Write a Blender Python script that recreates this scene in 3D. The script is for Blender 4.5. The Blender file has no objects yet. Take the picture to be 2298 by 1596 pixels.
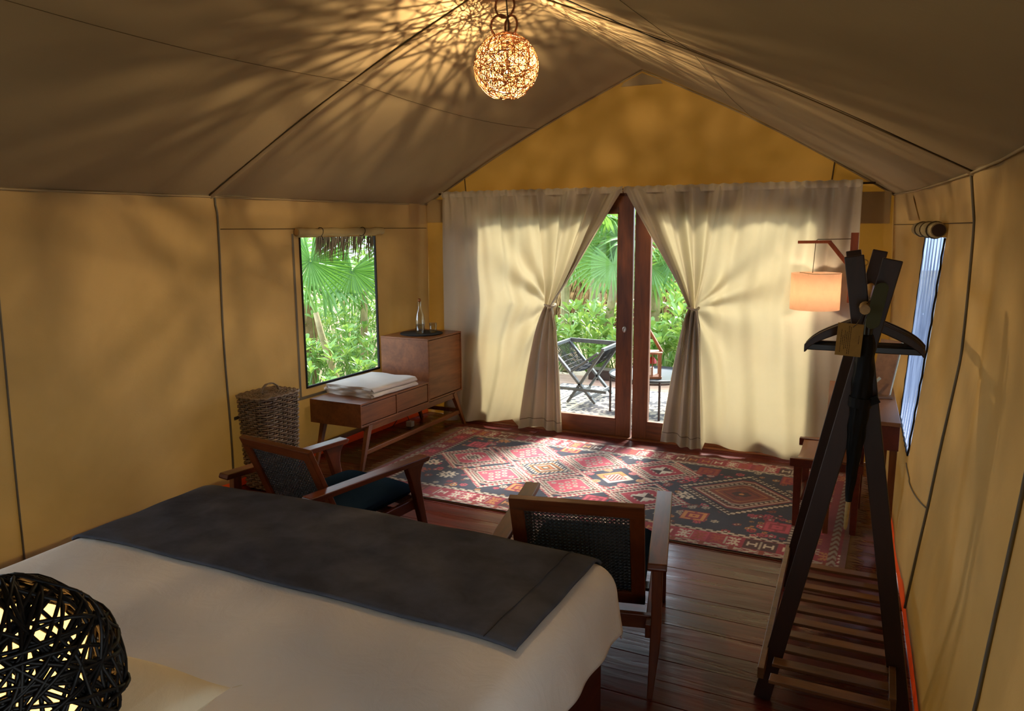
import bpy, math, random
import numpy as np
from mathutils import Vector, Matrix
random.seed(7); rng = np.random.default_rng(7)
PI = math.pi
SC = bpy.context.scene
COL = SC.collection

# ------------------------------------------------------------------ camera, world, sun, exposure
def make_camera():
    yaw, pitch, roll = -0.46229941662474155, 0.1655104868123483, -0.006939445468063856
    cy, sy, cp, sp = math.cos(yaw), math.sin(yaw), math.cos(pitch), math.sin(pitch)
    f = Vector((sy*cp, cy*cp, -sp)); r = Vector((cy, -sy, 0)); u = r.cross(f)
    c, s = math.cos(roll), math.sin(roll)
    r2, u2 = c*r + s*u, -s*r + c*u
    cd = bpy.data.cameras.new('camera'); cd.sensor_width = 36; cd.lens = 36*1740/2298
    cd.clip_start = 0.02; cd.clip_end = 200
    o = bpy.data.objects.new('camera', cd); COL.objects.link(o)
    m = Matrix.Identity(4)
    for i in range(3):
        m[i][0] = r2[i]; m[i][1] = u2[i]; m[i][2] = -f[i]
    m[0][3], m[1][3], m[2][3] = 0, 0, 1.9
    o.matrix_world = m
    SC.camera = o
make_camera()

W = bpy.data.worlds.new('sky'); SC.world = W; W.use_nodes = True
bg = W.node_tree.nodes['Background']
bg.inputs['Color'].default_value = (0.70, 0.85, 1.0, 1); bg.inputs['Strength'].default_value = 5.6

sd = bpy.data.lights.new('sun', 'SUN'); sd.energy = 14.0; sd.angle = math.radians(14); sd.color = (1.0, 0.95, 0.86)
sun = bpy.data.objects.new('sun', sd); COL.objects.link(sun)
# light arrives from beyond the doors, high and slightly from the left
sun_dir = Vector((-0.08, -0.74, -0.67)).normalized()
sun.rotation_euler = sun_dir.to_track_quat('-Z', 'Y').to_euler(); sun.location = (-4, 14, 12)

vs = SC.view_settings
vs.view_transform = 'Standard'; vs.look = 'None'; vs.gamma = 1; vs.use_curve_mapping = False
vs.exposure = 0.0
PENDANT_POWER = 95.0; FLOOR_LAMP_POWER = 5.5; BEDSIDE_POWER = 4.0
SC.cycles.sample_clamp_indirect = 4.0
SC.cycles.max_bounces = 10; SC.cycles.diffuse_bounces = 5; SC.cycles.transparent_max_bounces = 16
SC.cycles.caustics_reflective = False; SC.cycles.caustics_refractive = False

# ------------------------------------------------------------------ helpers
def lin(h):
    if not isinstance(h, str): return tuple(h) + (1,) if len(h) == 3 else tuple(h)
    c = [int(h[i:i+2], 16)/255 for i in (0, 2, 4)]
    return tuple((x/12.92 if x <= .04045 else ((x+.055)/1.055)**2.4) for x in c) + (1,)

class MB:
    def __init__(s): s.v = []; s.f = []
    def add(s, vs, fs):
        n = len(s.v); s.v += [tuple(map(float, p)) for p in vs]; s.f += [tuple(i+n for i in q) for q in fs]; return s
    def box(s, c, d, rz=0, R=None):
        x, y, z = d[0]/2, d[1]/2, d[2]/2
        P = [Vector(p) for p in ((-x,-y,-z),(x,-y,-z),(x,y,-z),(-x,y,-z),(-x,-y,z),(x,-y,z),(x,y,z),(-x,y,z))]
        if rz: R = Matrix.Rotation(rz, 3, 'Z')
        if R is not None: P = [R @ p for p in P]
        return s.add([p + Vector(c) for p in P], [(0,3,2,1),(4,5,6,7),(0,1,5,4),(1,2,6,5),(2,3,7,6),(3,0,4,7)])
    def bx(s, x0, x1, y0, y1, z0, z1):
        return s.box(((x0+x1)/2, (y0+y1)/2, (z0+z1)/2), (abs(x1-x0), abs(y1-y0), abs(z1-z0)))
    def beam(s, p0, p1, w, h, up=(0,0,1), w1=None, h1=None):
        p0, p1 = Vector(p0), Vector(p1); d = (p1-p0).normalized(); up = Vector(up)
        if abs(d.dot(up)) > .98: up = Vector((0,1,0))
        a = d.cross(up).normalized(); b = a.cross(d).normalized()
        w1 = w if w1 is None else w1; h1 = h if h1 is None else h1
        V = []
        for p, ww, hh in ((p0, w, h), (p1, w1, h1)):
            V += [p-a*ww/2-b*hh/2, p+a*ww/2-b*hh/2, p+a*ww/2+b*hh/2, p-a*ww/2+b*hh/2]
        return s.add(V, [(0,3,2,1),(4,5,6,7),(0,1,5,4),(1,2,6,5),(2,3,7,6),(3,0,4,7)])
    def tube(s, pts, r, n=6, closed=False, cap=True):
        P = np.array([tuple(p) for p in pts], float); m = len(P)
        rr = np.full(m, r, float) if np.isscalar(r) else np.array(r, float)
        if closed: T = np.roll(P, -1, 0) - np.roll(P, 1, 0)
        else: T = np.gradient(P, axis=0)
        T /= np.linalg.norm(T, axis=1)[:, None] + 1e-12
        a = np.array([0, 0, 1.]) if abs(T[0][2]) < .9 else np.array([1., 0, 0])
        N = np.zeros_like(P)
        n0 = a - T[0]*(a @ T[0]); N[0] = n0/np.linalg.norm(n0)
        for i in range(1, m):
            q = N[i-1] - T[i]*(N[i-1] @ T[i]); N[i] = q/(np.linalg.norm(q)+1e-12)
        B = np.cross(T, N)
        th = np.arange(n)*2*PI/n
        V = P[:, None, :] + rr[:, None, None]*(np.cos(th)[None, :, None]*N[:, None, :] + np.sin(th)[None, :, None]*B[:, None, :])
        F = []
        for i in range(m if closed else m-1):
            j = (i+1) % m
            for k in range(n):
                l = (k+1) % n
                F.append((i*n+k, i*n+l, j*n+l, j*n+k))
        if cap and not closed:
            F.append(tuple(range(n-1, -1, -1))); F.append(tuple((m-1)*n+k for k in range(n)))
        return s.add(V.reshape(-1, 3), F)
    def lathe(s, prof, n=24, c=(0,0,0), sx=1, sy=1):
        V = []; F = []
        for r, z in prof:
            for k in range(n):
                V.append((c[0]+sx*r*math.cos(2*PI*k/n), c[1]+sy*r*math.sin(2*PI*k/n), c[2]+z))
        for i in range(len(prof)-1):
            for k in range(n):
                l = (k+1) % n; F.append((i*n+k, i*n+l, (i+1)*n+l, (i+1)*n+k))
        if prof[0][0] > 1e-5: F.append(tuple(range(n-1, -1, -1)))
        if prof[-1][0] > 1e-5: F.append(tuple((len(prof)-1)*n+k for k in range(n)))
        return s.add(V, F)
    def grid(s, fn, nu, nv, skip=None, closeu=False):
        V = [fn(i/(nu if not closeu else nu), j/nv) for j in range(nv+1) for i in range(nu+(0 if closeu else 1))]
        w = nu if closeu else nu+1; F = []
        for j in range(nv):
            for i in range(nu):
                if skip and skip(i, j): continue
                k = (i+1) % w if closeu else i+1
                F.append((j*w+i, j*w+k, (j+1)*w+k, (j+1)*w+i))
        return s.add(V, F)
    def prism(s, poly, fn, d0, d1):
        n = len(poly)
        V = [fn(a, b, d0) for a, b in poly] + [fn(a, b, d1) for a, b in poly]
        F = [tuple(range(n-1, -1, -1)), tuple(range(n, 2*n))] + [(i, (i+1) % n, n+(i+1) % n, n+i) for i in range(n)]
        return s.add(V, F)
    def loft(s, rings):   # rings: (x, y, z, half width x, half depth y), joined top to bottom
        n0 = len(s.v)
        for x, y, z, a, b in rings: s.v += [(x-a, y-b, z), (x+a, y-b, z), (x+a, y+b, z), (x-a, y+b, z)]
        for i in range(len(rings)-1):
            for k in range(4): s.f.append((n0+i*4+k, n0+i*4+(k+1) % 4, n0+(i+1)*4+(k+1) % 4, n0+(i+1)*4+k))
        m = n0+(len(rings)-1)*4; s.f += [(n0+3, n0+2, n0+1, n0), (m, m+1, m+2, m+3)]
        return s
    def ball(s, c, r, n=12, m=8, sc=(1,1,1)):
        return s.lathe([(max(1e-6, r*math.sin(PI*i/m))*1.0, -r*math.cos(PI*i/m)*sc[2]) for i in range(m+1)], n, c, sc[0], sc[1])

def link(name, mesh, parent=None):
    o = bpy.data.objects.new(name, mesh); COL.objects.link(o)
    if parent is not None: o.parent = parent
    return o
def E(name, label, cat, loc=(0,0,0), rz=0, group=None, kind=None):
    o = bpy.data.objects.new(name, None); COL.objects.link(o)
    o.location = loc; o.rotation_euler = (0, 0, rz); o.empty_display_size = .05
    o['label'] = label; o['category'] = cat
    if group: o['group'] = group
    if kind: o['kind'] = kind
    return o
def to_mesh(name, mb, mat, smooth=False):
    me = bpy.data.meshes.new(name); me.from_pydata(mb.v, [], mb.f); me.validate(); me.update()
    if mat is not None: me.materials.append(mat)
    if smooth:
        me.polygons.foreach_set('use_smooth', [True]*len(me.polygons))
        if smooth == 'auto':
            try: me.set_sharp_from_angle(angle=math.radians(38))
            except Exception: pass
    return me
def part(name, mb, mat, parent=None, smooth=False, bevel=0, kind=None, label=None, world=False, seg=2):
    if world and parent is not None:
        L = Vector(parent.location); R = Matrix.Rotation(-parent.rotation_euler[2], 3, 'Z')
        mb.v = [tuple(R @ (Vector(p)-L)) for p in mb.v]
    o = link(name, to_mesh(name, mb, mat, smooth), parent)
    if bevel:
        b = o.modifiers.new('edge', 'BEVEL'); b.width = bevel; b.segments = seg; b.limit_method = 'ANGLE'; b.angle_limit = math.radians(40)
        b.harden_normals = False
    if kind: o['kind'] = kind
    if label: o['label'] = label
    return o
def tag(o, label, cat, group=None, kind=None):
    o['label'] = label; o['category'] = cat
    if group: o['group'] = group
    if kind: o['kind'] = kind
    return o
def struct(o, label, cat='structure'):
    o['kind'] = 'structure'; o['label'] = label; o['category'] = cat; return o
def dup(o, parent=None):
    c = o.copy(); COL.objects.link(c)
    if parent is not None: c.parent = parent
    for ch in list(o.children): dup(ch, c)
    return c

# ------------------------------------------------------------------ materials
class NT:
    def __init__(s, name):
        s.m = bpy.data.materials.new(name); s.m.use_nodes = True; s.t = s.m.node_tree; s.t.nodes.clear()
        s.out = s.t.nodes.new('ShaderNodeOutputMaterial')
    def n(s, typ, **kw):
        x = s.t.nodes.new(typ)
        for k, v in kw.items():
            if k.startswith('i_'):
                key = k[2:]; key = int(key) if key.isdigit() else key.replace('_', ' ')
                x.inputs[key].default_value = v
            else: setattr(x, k, v)
        return x
    def l(s, a, b): s.t.links.new(a, b)
    def ramp(s, fac, stops):
        r = s.n('ShaderNodeValToRGB'); e = r.color_ramp.elements
        while len(e) > 1: e.remove(e[-1])
        e[0].position = stops[0][0]; e[0].color = stops[0][1]
        for p, c in stops[1:]:
            k = e.new(p); k.color = c
        s.l(fac, r.inputs[0]); return r.outputs[0]
    def bsdf(s, col=None, rough=.5, metal=0, spec=.5, **kw):
        b = s.n('ShaderNodeBsdfPrincipled')
        if col is not None:
            if hasattr(col, 'is_linked') or hasattr(col, 'links'): s.l(col, b.inputs['Base Color'])
            else: b.inputs['Base Color'].default_value = col
        b.inputs['Roughness'].default_value = rough; b.inputs['Metallic'].default_value = metal
        b.inputs['Specular IOR Level'].default_value = spec
        for k, v in kw.items(): b.inputs[k.replace('_', ' ')].default_value = v
        return b
    def noise(s, scale=5, detail=4, rough=.5, dist=0, vec=None, mscale=None, src='Object'):
        tc = s.n('ShaderNodeTexCoord'); v = tc.outputs[src]
        if vec is not None: v = vec
        if mscale is not None:
            mp = s.n('ShaderNodeMapping'); mp.inputs['Scale'].default_value = mscale; s.l(v, mp.inputs[0]); v = mp.outputs[0]
        x = s.n('ShaderNodeTexNoise'); x.inputs['Scale'].default_value = scale; x.inputs['Detail'].default_value = detail
        x.inputs['Roughness'].default_value = rough; x.inputs['Distortion'].default_value = dist
        s.l(v, x.inputs['Vector']); return x.outputs['Fac']
    def bump(s, h, strength=.2, dist=.01):
        b = s.n('ShaderNodeBump'); b.inputs['Strength'].default_value = strength; b.inputs['Distance'].default_value = dist
        s.l(h, b.inputs['Height']); return b.outputs[0]
    def done(s, sh): s.l(sh, s.out.inputs['Surface']); return s.m

def plain(name, col, rough=.5, metal=0, spec=.5, **kw):
    t = NT(name); return t.done(t.bsdf(lin(col), rough, metal, spec, **kw).outputs[0])
def wood(name, dark, light, axis='y', rough=.4, scale=9, bump=.12, rnd=.0, spec=.5, coat=0):
    t = NT(name); ms = {'x': (.12, 1, 1), 'y': (1, .12, 1), 'z': (1, 1, .12)}[axis]
    tc = t.n('ShaderNodeTexCoord'); v = tc.outputs['Object']
    oi = t.n('ShaderNodeObjectInfo')
    if rnd:
        ad = t.n('ShaderNodeVectorMath', operation='ADD'); sc = t.n('ShaderNodeVectorMath', operation='SCALE'); sc.inputs['Scale'].default_value = 37
        cb = t.n('ShaderNodeCombineXYZ'); [t.l(oi.outputs['Random'], cb.inputs[i]) for i in range(3)]
        t.l(cb.outputs[0], sc.inputs[0]); t.l(v, ad.inputs[0]); t.l(sc.outputs[0], ad.inputs[1]); v = ad.outputs[0]
    f = t.noise(scale, 6, .62, 1.2, vec=v, mscale=ms)
    f2 = t.noise(scale*9, 3, .5, .3, vec=v, mscale=ms)
    mx = t.n('ShaderNodeMath', operation='MULTIPLY_ADD'); mx.inputs[1].default_value = .35; t.l(f2, mx.inputs[0]); t.l(f, mx.inputs[2])
    col = t.ramp(mx.outputs[0], [(.42, lin(dark)), (.82, lin(light))])
    if rnd:
        hs = t.n('ShaderNodeHueSaturation'); mr = t.n('ShaderNodeMapRange')
        mr.inputs['To Min'].default_value = 1-rnd; mr.inputs['To Max'].default_value = 1+rnd
        t.l(oi.outputs['Random'], mr.inputs[0]); t.l(mr.outputs[0], hs.inputs['Value']); t.l(col, hs.inputs['Color']); col = hs.outputs[0]
    b = t.bsdf(None, rough, 0, spec); t.l(col, b.inputs['Base Color'])
    if coat: b.inputs['Coat Weight'].default_value = coat; b.inputs['Coat Roughness'].default_value = .12
    t.l(t.bump(mx.outputs[0], bump, .004), b.inputs['Normal'])
    return t.done(b.outputs[0])
def cloth(name, refl, trans=None, mix=.5, weave=600, mott=0, mscale=1.2, wrinkle=0, refl2=None):
    t = NT(name)
    r0 = lin(refl); col = None
    if mott or refl2:
        f = t.noise(mscale, 4, .55, .3)
        r1 = lin(refl2) if refl2 else tuple(min(1, c*(1-mott)) for c in r0[:3]) + (1,)
        col = t.ramp(f, [(.35, r1), (.65, r0)])
    d = t.n('ShaderNodeBsdfDiffuse'); d.inputs['Color'].default_value = r0
    if col is not None: t.l(col, d.inputs['Color'])
    nr = None
    w = t.noise(weave, 2, .5, 0, mscale=(1, 1, .35))
    nr = t.bump(w, .25, .002)
    if wrinkle:
        bb = t.n('ShaderNodeBump'); bb.inputs['Strength'].default_value = wrinkle; bb.inputs['Distance'].default_value = .02
        t.l(t.noise(6, 5, .55, 1.5), bb.inputs['Height']); t.l(nr, bb.inputs['Normal']); nr = bb.outputs[0]
    t.l(nr, d.inputs['Normal'])
    if trans is None: return t.done(d.outputs[0])
    tr = t.n('ShaderNodeBsdfTranslucent'); tr.inputs['Color'].default_value = lin(trans)
    if mott:
        r0 = lin(trans); f = t.noise(mscale*.8, 4, .6, .6)
        t.l(t.ramp(f, [(.32, tuple(c*(1-mott*1.3) for c in r0[:3]) + (1,)), (.66, r0)]), tr.inputs['Color'])
    t.l(nr, tr.inputs['Normal'])
    m = t.n('ShaderNodeMixShader'); m.inputs[0].default_value = mix
    t.l(d.outputs[0], m.inputs[1]); t.l(tr.outputs[0], m.inputs[2])
    return t.done(m.outputs[0])
def glass_mat(name, tint='ffffff', refl=.06):
    t = NT(name)
    tr = t.n('ShaderNodeBsdfTransparent'); tr.inputs[0].default_value = lin(tint)
    g = t.n('ShaderNodeBsdfGlossy'); g.inputs['Roughness'].default_value = .02
    lw = t.n('ShaderNodeFresnel'); lw.inputs['IOR'].default_value = 1.2
    m = t.n('ShaderNodeMixShader'); t.l(lw.outputs[0], m.inputs[0]); t.l(tr.outputs[0], m.inputs[1]); t.l(g.outputs[0], m.inputs[2])
    return t.done(m.outputs[0])
def clear_mat(name):
    t = NT(name); tr = t.n('ShaderNodeBsdfTransparent'); tr.inputs[0].default_value = (.95, .96, .94, 1)
    g = t.n('ShaderNodeBsdfGlossy'); g.inputs['Roughness'].default_value = .04
    lw = t.n('ShaderNodeLayerWeight'); lw.inputs[0].default_value = .25
    m = t.n('ShaderNodeMixShader'); t.l(lw.outputs['Facing'], m.inputs[0]); t.l(tr.outputs[0], m.inputs[1]); t.l(g.outputs[0], m.inputs[2]); return t.done(m.outputs[0])
def emit(name, col, s):
    t = NT(name); e = t.n('ShaderNodeEmission'); e.inputs[0].default_value = lin(col); e.inputs[1].default_value = s
    return t.done(e.outputs[0])
def leafmat(name, c1, c2, trans, rough=.35, mix=.35):
    t = NT(name); oi = t.n('ShaderNodeObjectInfo')
    f = t.noise(3.0, 2, .5, 0, src='Object')
    a = t.n('ShaderNodeMath', operation='MULTIPLY_ADD'); a.inputs[1].default_value = .5; t.l(oi.outputs['Random'], a.inputs[0]); t.l(f, a.inputs[2])
    col = t.ramp(a.outputs[0], [(.35, lin(c1)), (.95, lin(c2))])
    b = t.bsdf(None, rough, 0, .5); t.l(col, b.inputs['Base Color'])
    tr = t.n('ShaderNodeBsdfTranslucent'); tr.inputs[0].default_value = lin(trans)
    m = t.n('ShaderNodeMixShader'); m.inputs[0].default_value = mix; t.l(b.outputs[0], m.inputs[1]); t.l(tr.outputs[0], m.inputs[2])
    return t.done(m.outputs[0])
def attrmat(name, rough=.95, bumps=.3):
    t = NT(name); a = t.n('ShaderNodeVertexColor'); a.layer_name = 'pattern'
    w = t.noise(420, 2, .6, 0)
    n2 = t.noise(35, 4, .6, 0)
    mx = t.n('ShaderNodeMix', data_type='RGBA', blend_type='MULTIPLY'); mx.inputs['Factor'].default_value = .55
    t.l(a.outputs['Color'], mx.inputs['A']); t.l(t.ramp(n2, [(.3, (.6, .57, .55, 1)), (.65, (1, 1, 1, 1))]), mx.inputs['B'])
    b = t.bsdf(None, rough, 0, .25); t.l(mx.outputs['Result'], b.inputs['Base Color'])
    b.inputs['Sheen Weight'].default_value = .25
    t.l(t.bump(w, bumps, .004), b.inputs['Normal']); return t.done(b.outputs[0])

M = {}
M['canvas'] = cloth('wall canvas', 'baa276', 'bd8434', .09, 500, .26, 1.1, .12)
M['canvas_front'] = cloth('gable canvas', 'a08658', 'a8701c', .06, 500, .2, 1.3, .10)
M['roof'] = cloth('roof canvas', 'a39377', '8a7450', .02, 500, .14, .8, .10)
M['curtain'] = cloth('curtain linen', 'c9c0ac', 'd2c092', .23, 700, .10, 2.5, .06)
M['lining'] = cloth('window roll canvas', 'a89a74', None, 0, 600)
M['seam'] = plain('grey webbing', '6f6a5e', .9)
M['cordg'] = plain('dark seam cord', '55462e', .9)
M['cords'] = plain('brown seam piping', '6d5a3c', .9)
M['orange'] = cloth('orange ground cloth', 'ec7640', 'ea7434', .30, 300)
M['plank'] = wood('stained floor plank', '32100b', '64281b', 'x', .22, 5, .22, .14, .6, .15)
def floor_mat():
    m = wood('stained floor plank', '3a100b', '62241b', 'x', .2, 5, .10, .14, .28, .10)
    t = m.node_tree; nd = t.nodes; b = [n for n in nd if n.type == 'BSDF_PRINCIPLED'][0]; bp = [n for n in nd if n.type == 'BUMP'][0]
    tc = nd.new('ShaderNodeTexCoord'); mp = nd.new('ShaderNodeMapping'); mp.inputs['Scale'].default_value = (.55, 1.6, 1); nz = nd.new('ShaderNodeTexNoise'); nz.inputs['Scale'].default_value = 7; nz.inputs['Detail'].default_value = 3; nz.inputs['Distortion'].default_value = 1
    oi = nd.new('ShaderNodeObjectInfo'); ad = nd.new('ShaderNodeVectorMath'); ad.operation = 'ADD'
    t.links.new(tc.outputs['Object'], ad.inputs[0]); t.links.new(oi.outputs['Location'], ad.inputs[1]); t.links.new(ad.outputs[0], mp.inputs[0]); t.links.new(mp.outputs[0], nz.inputs['Vector'])
    b2 = nd.new('ShaderNodeBump'); b2.inputs['Strength'].default_value = .20; b2.inputs['Distance'].default_value = .012
    t.links.new(nz.outputs['Fac'], b2.inputs['Height']); t.links.new(bp.outputs[0], b2.inputs['Normal']); t.links.new(b2.outputs[0], b.inputs['Normal'])
    t.links.new(b2.outputs[0], b.inputs['Coat Normal'])
    mr = nd.new('ShaderNodeMapRange'); mr.inputs['To Min'].default_value = .22; mr.inputs['To Max'].default_value = .46; mr.inputs['From Min'].default_value = .3; mr.inputs['From Max'].default_value = .7
    t.links.new(nz.outputs['Fac'], mr.inputs[0]); t.links.new(mr.outputs[0], b.inputs['Roughness']); return m
M['plank'] = floor_mat()
M['fascia'] = wood('door frame teak', '4a2410', '80471f', 'z', .4, 8)
M['fasciax'] = wood('door rail teak', '4a2410', '80471f', 'x', .4, 8)
M['side'] = wood('sideboard walnut', '5a3018', '84502c', 'y', .36, 5, .06, 0, .35)
M['sideleg'] = wood('sideboard leg walnut', '562e17', '7e4b28', 'z', .36, 5, .06, 0, .35)
M['chairw'] = wood('armchair teak', '3c180a', '6b3315', 'y', .3, 8, .08)
M['chairz'] = wood('armchair leg teak', '3c180a', '6b3315', 'z', .3, 8, .08)
M['chairx'] = wood('armchair rail teak', '3c180a', '6b3315', 'x', .3, 8, .08)
M['cane'] = plain('black cane', '14110f', .45)
M['cushion'] = cloth('navy seat cloth', '1a2a3e', None, 0, 500, .2, 4, .1)
M['bedspread'] = cloth('cream bedspread', 'e4dacb', None, 0, 500, .05, 3, .22)
M['runner'] = cloth('charcoal woven runner', '55565c', None, 0, 700, .3, 7, .18)
M['pillow'] = cloth('cream pillow linen', 'd9c8a6', None, 0, 500, .04, 5, .35)
M['bedbase'] = wood('bed base dark wood', '2c0f08', '4d1f12', 'y', .4, 7)
M['rack'] = wood('rack dark wood', '180905', '2f160c', 'z', .45, 7)
M['rackslat'] = wood('rack slat wood', '4a2c18', '77522f', 'x', .38, 7, .15, .2)
M['bamboo'] = wood('bamboo rod', '8a6c3c', 'b3935a', 'y', .45, 8)
M['black'] = plain('black lacquer', '0d0b0a', .35)
M['blackcloth'] = plain('black nylon', '060606', .6, 0, .2)
M['olive'] = plain('olive paddle', '3c3f22', .7)
M['paper'] = cloth('kraft paper', '9a7a44', None, 0, 300, .15, 30)
M['ink'] = plain('brown ink', '3a230e', .9)
M['rattan'] = plain('rattan strand', '8c5e36', .6)
M['rattan_loop'] = plain('rattan loop', '5f3315', .5)
M['twig'] = plain('black twig', '070504', .5, 0, .2)
M['flex'] = plain('black flex', '080808', .5)
M['bulb'] = emit('pendant bulb', 'ffd9a0', PENDANT_POWER/(PI*4*PI*.006**2))
M['bulb2'] = emit('floor lamp bulb', 'ffe2c0', FLOOR_LAMP_POWER/(PI*4*PI*.03**2))
M['bulb3'] = emit('bedside bulb', 'ffcf90', BEDSIDE_POWER/(PI*4*PI*.03**2))
M['shade'] = cloth('linen lamp shade', 'd2ae90', 'd8a884', .45, 300, .08, 20)
M['lampwood'] = wood('floor lamp wood', '6e2d12', '9c4b22', 'z', .4, 8)
M['desk'] = wood('desk wood', '6b4328', '8c5d3a', 'y', .42, 5, .05)
M['deskdark'] = wood('desk apron wood', '45180f', '672a1a', 'y', .4, 6)
M['leather'] = plain('tan leather', '9c6236', .5)
M['glass'] = glass_mat('door glass')
M['clear'] = clear_mat('clear bottle glass')
M['blanket'] = cloth('white folded blanket', 'd9d4cc', None, 0, 400, .04, 12, .15)
M['wicker'] = wood('grey brown wicker', '4c3a2a', 'a08e79', 'z', .55, 20)
M['brass'] = plain('antique brass knob', '8a5a3a', .3, .9)
M['steel'] = plain('brushed steel pull', 'c0bdb6', .3, 1)
M['fringe'] = plain('rug fringe wool', '8f7a66', .9)
M['rug'] = attrmat('wool rug'); M['rug2'] = attrmat('flat weave rug')
M['deckw'] = wood('deck board', '6e5346', '967766', 'x', .45, 5, .2, .08)
M['ground'] = cloth('sandy soil', 'a8987c', None, 0, 60, .35, 1.5, .4)
M['stone'] = cloth('pale limestone', 'b9ab93', None, 0, 60, .3, 6, .5)
M['leaf'] = leafmat('glossy shrub leaf', '5d8a3c', '93b766', 'a9c45c', .28, .32)
M['leaf2'] = leafmat('darker shrub leaf', '4a7a34', '85ad5c', '9cbc54', .26, .3)
M['palm'] = leafmat('fan palm leaf', '3f6f30', '6f9c50', '86ac48', .4, .3)
M['palm_dark'] = leafmat('dark fan leaf', '2c5a20', '4c8232', '6a9a34', .4, .25)
M['palm_dry'] = leafmat('pale palm leaf', '5c8048', '86a86c', '86a858', .4, .3)
M['trunk'] = cloth('palm trunk bark', 'b3a67e', None, 0, 40, .4, 8, .4)
M['trunk2'] = cloth('brown palm fibre', '86704e', None, 0, 30, .4, 12, .6)
M['thatch'] = cloth('dry palm thatch', '9a7a50', None, 0, 90, .5, 7, .5)
M['thatchd'] = cloth('dark palm thatch', '4b3b28', None, 0, 90, .4, 7, .3)
M['hutwall'] = wood('hut wall boards', '9a8a66', 'c2b28c', 'z', .8, 6, .2, .15)
M['greywood'] = wood('grey painted wood', '3f4346', '5c6164', 'z', .5, 7)
M['rope'] = plain('black rope', '15161a', .7)
M['tray'] = plain('dark grey steel tray', '3c4247', .45, .3)
M['lanternw'] = wood('lantern wood', '6b3b22', '97603e', 'z', .5, 9)
M['red'] = plain('red lantern tin', 'b02018', .4)
M['white'] = plain('white candle wax', 'eae6dc', .5)
M['felt'] = plain('black felt mat', '0a0a0c', .95)
M['screen_edge'] = plain('black mesh binding', '0b0b0b', .8)
M['curtain_back'] = cloth('curtain light block lilac grey', '9c938c', None, 0, 600)  # opaque layer that keeps backlight out of the curtain tails
M['bluesheer'] = cloth('blue grey vinyl flap', '8fa0c0', 'a9bde6', .6, 300)

def screen_mat():
    t = NT('insect screen'); tr = t.n('ShaderNodeBsdfTransparent'); d = t.n('ShaderNodeBsdfDiffuse'); d.inputs[0].default_value = lin('50524c')
    m = t.n('ShaderNodeMixShader'); m.inputs[0].default_value = .10; t.l(tr.outputs[0], m.inputs[1]); t.l(d.outputs[0], m.inputs[2]); return t.done(m.outputs[0])
M['screen'] = screen_mat()
def vinyl_mat():
    t = NT('blue clear vinyl'); tr = t.n('ShaderNodeBsdfTransparent'); tr.inputs[0].default_value = lin('9fadc6')
    d = t.n('ShaderNodeBsdfTranslucent'); d.inputs[0].default_value = lin('8f9fc0')
    e = t.n('ShaderNodeBsdfDiffuse'); e.inputs[0].default_value = lin('66779c')
    a = t.n('ShaderNodeMixShader'); a.inputs[0].default_value = .4; t.l(d.outputs[0], a.inputs[1]); t.l(e.outputs[0], a.inputs[2])
    m = t.n('ShaderNodeMixShader'); f = t.noise(30, 3, .5, .4, mscale=(1, 1, .05))
    t.l(t.ramp(f, [(.35, (.35,.35,.35,1)), (.7, (.9,.9,.9,1))]), m.inputs[0]); t.l(tr.outputs[0], m.inputs[1]); t.l(a.outputs[0], m.inputs[2]); return t.done(m.outputs[0])
M['vinyl'] = vinyl_mat()

# ------------------------------------------------------------------ room geometry
YB, YF = -1.3, 6.65; XL = -4.3; XR = -2.06; ZE = 2.12; ZR = 3.2
_ys = [-1.3, 1.0, 2.0, 3.2, 4.0, 4.82, 5.3, 5.86, 6.3, 6.65]
_zs = [0, .6, 1.3, 1.9, 2.12]
_X = np.array([[.27,.30,.33,.33,.32],[.27,.30,.33,.33,.32],[.22,.28,.32,.33,.32],[.17,.25,.30,.315,.30],[.13,.21,.28,.287,.26],
               [.08,.12,.18,.22,.19],[.06,.10,.155,.185,.14],[.03,.08,.12,.148,.08],[-.005,.03,.05,.06,0.0],[-.03,-.02,-.03,-.06,-.07]])
def xr(y, z):
    col = [np.interp(z, _zs, _X[i]) for i in range(len(_ys))]
    return float(np.interp(y, _ys, col))
def xl(y): return float(np.interp(y, [YB, 6.2, 6.65], [XL, XL, -4.24]))
def wob(a, b, s=0): return math.sin(a*2.1+s)*math.sin(b*2.7+1.3*s)*.6 + math.sin(a*5.3+b*1.7+s)*.25
def roof_pt(t, y):   # t: -1 left eave, 0 ridge, 1 right eave
    s = abs(t); xe = xl(y) if t < 0 else xr(y, ZE)
    x = XR + (xe-XR)*s; d = 1-s
    z = ZE + (ZR-ZE)*(d + .045*math.sin(PI*d))
    # cloth sags between the rafters
    fr = [(-1.3, 1.35), (1.35, 4.0), (4.0, 6.65)]
    for a, b in fr:
        if a <= y <= b:
            q = math.sin(PI*(y-a)/(b-a)); z -= .045*q*math.sin(PI*min(1, d*1.02)) ; break
    return (x, y, z)

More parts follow.
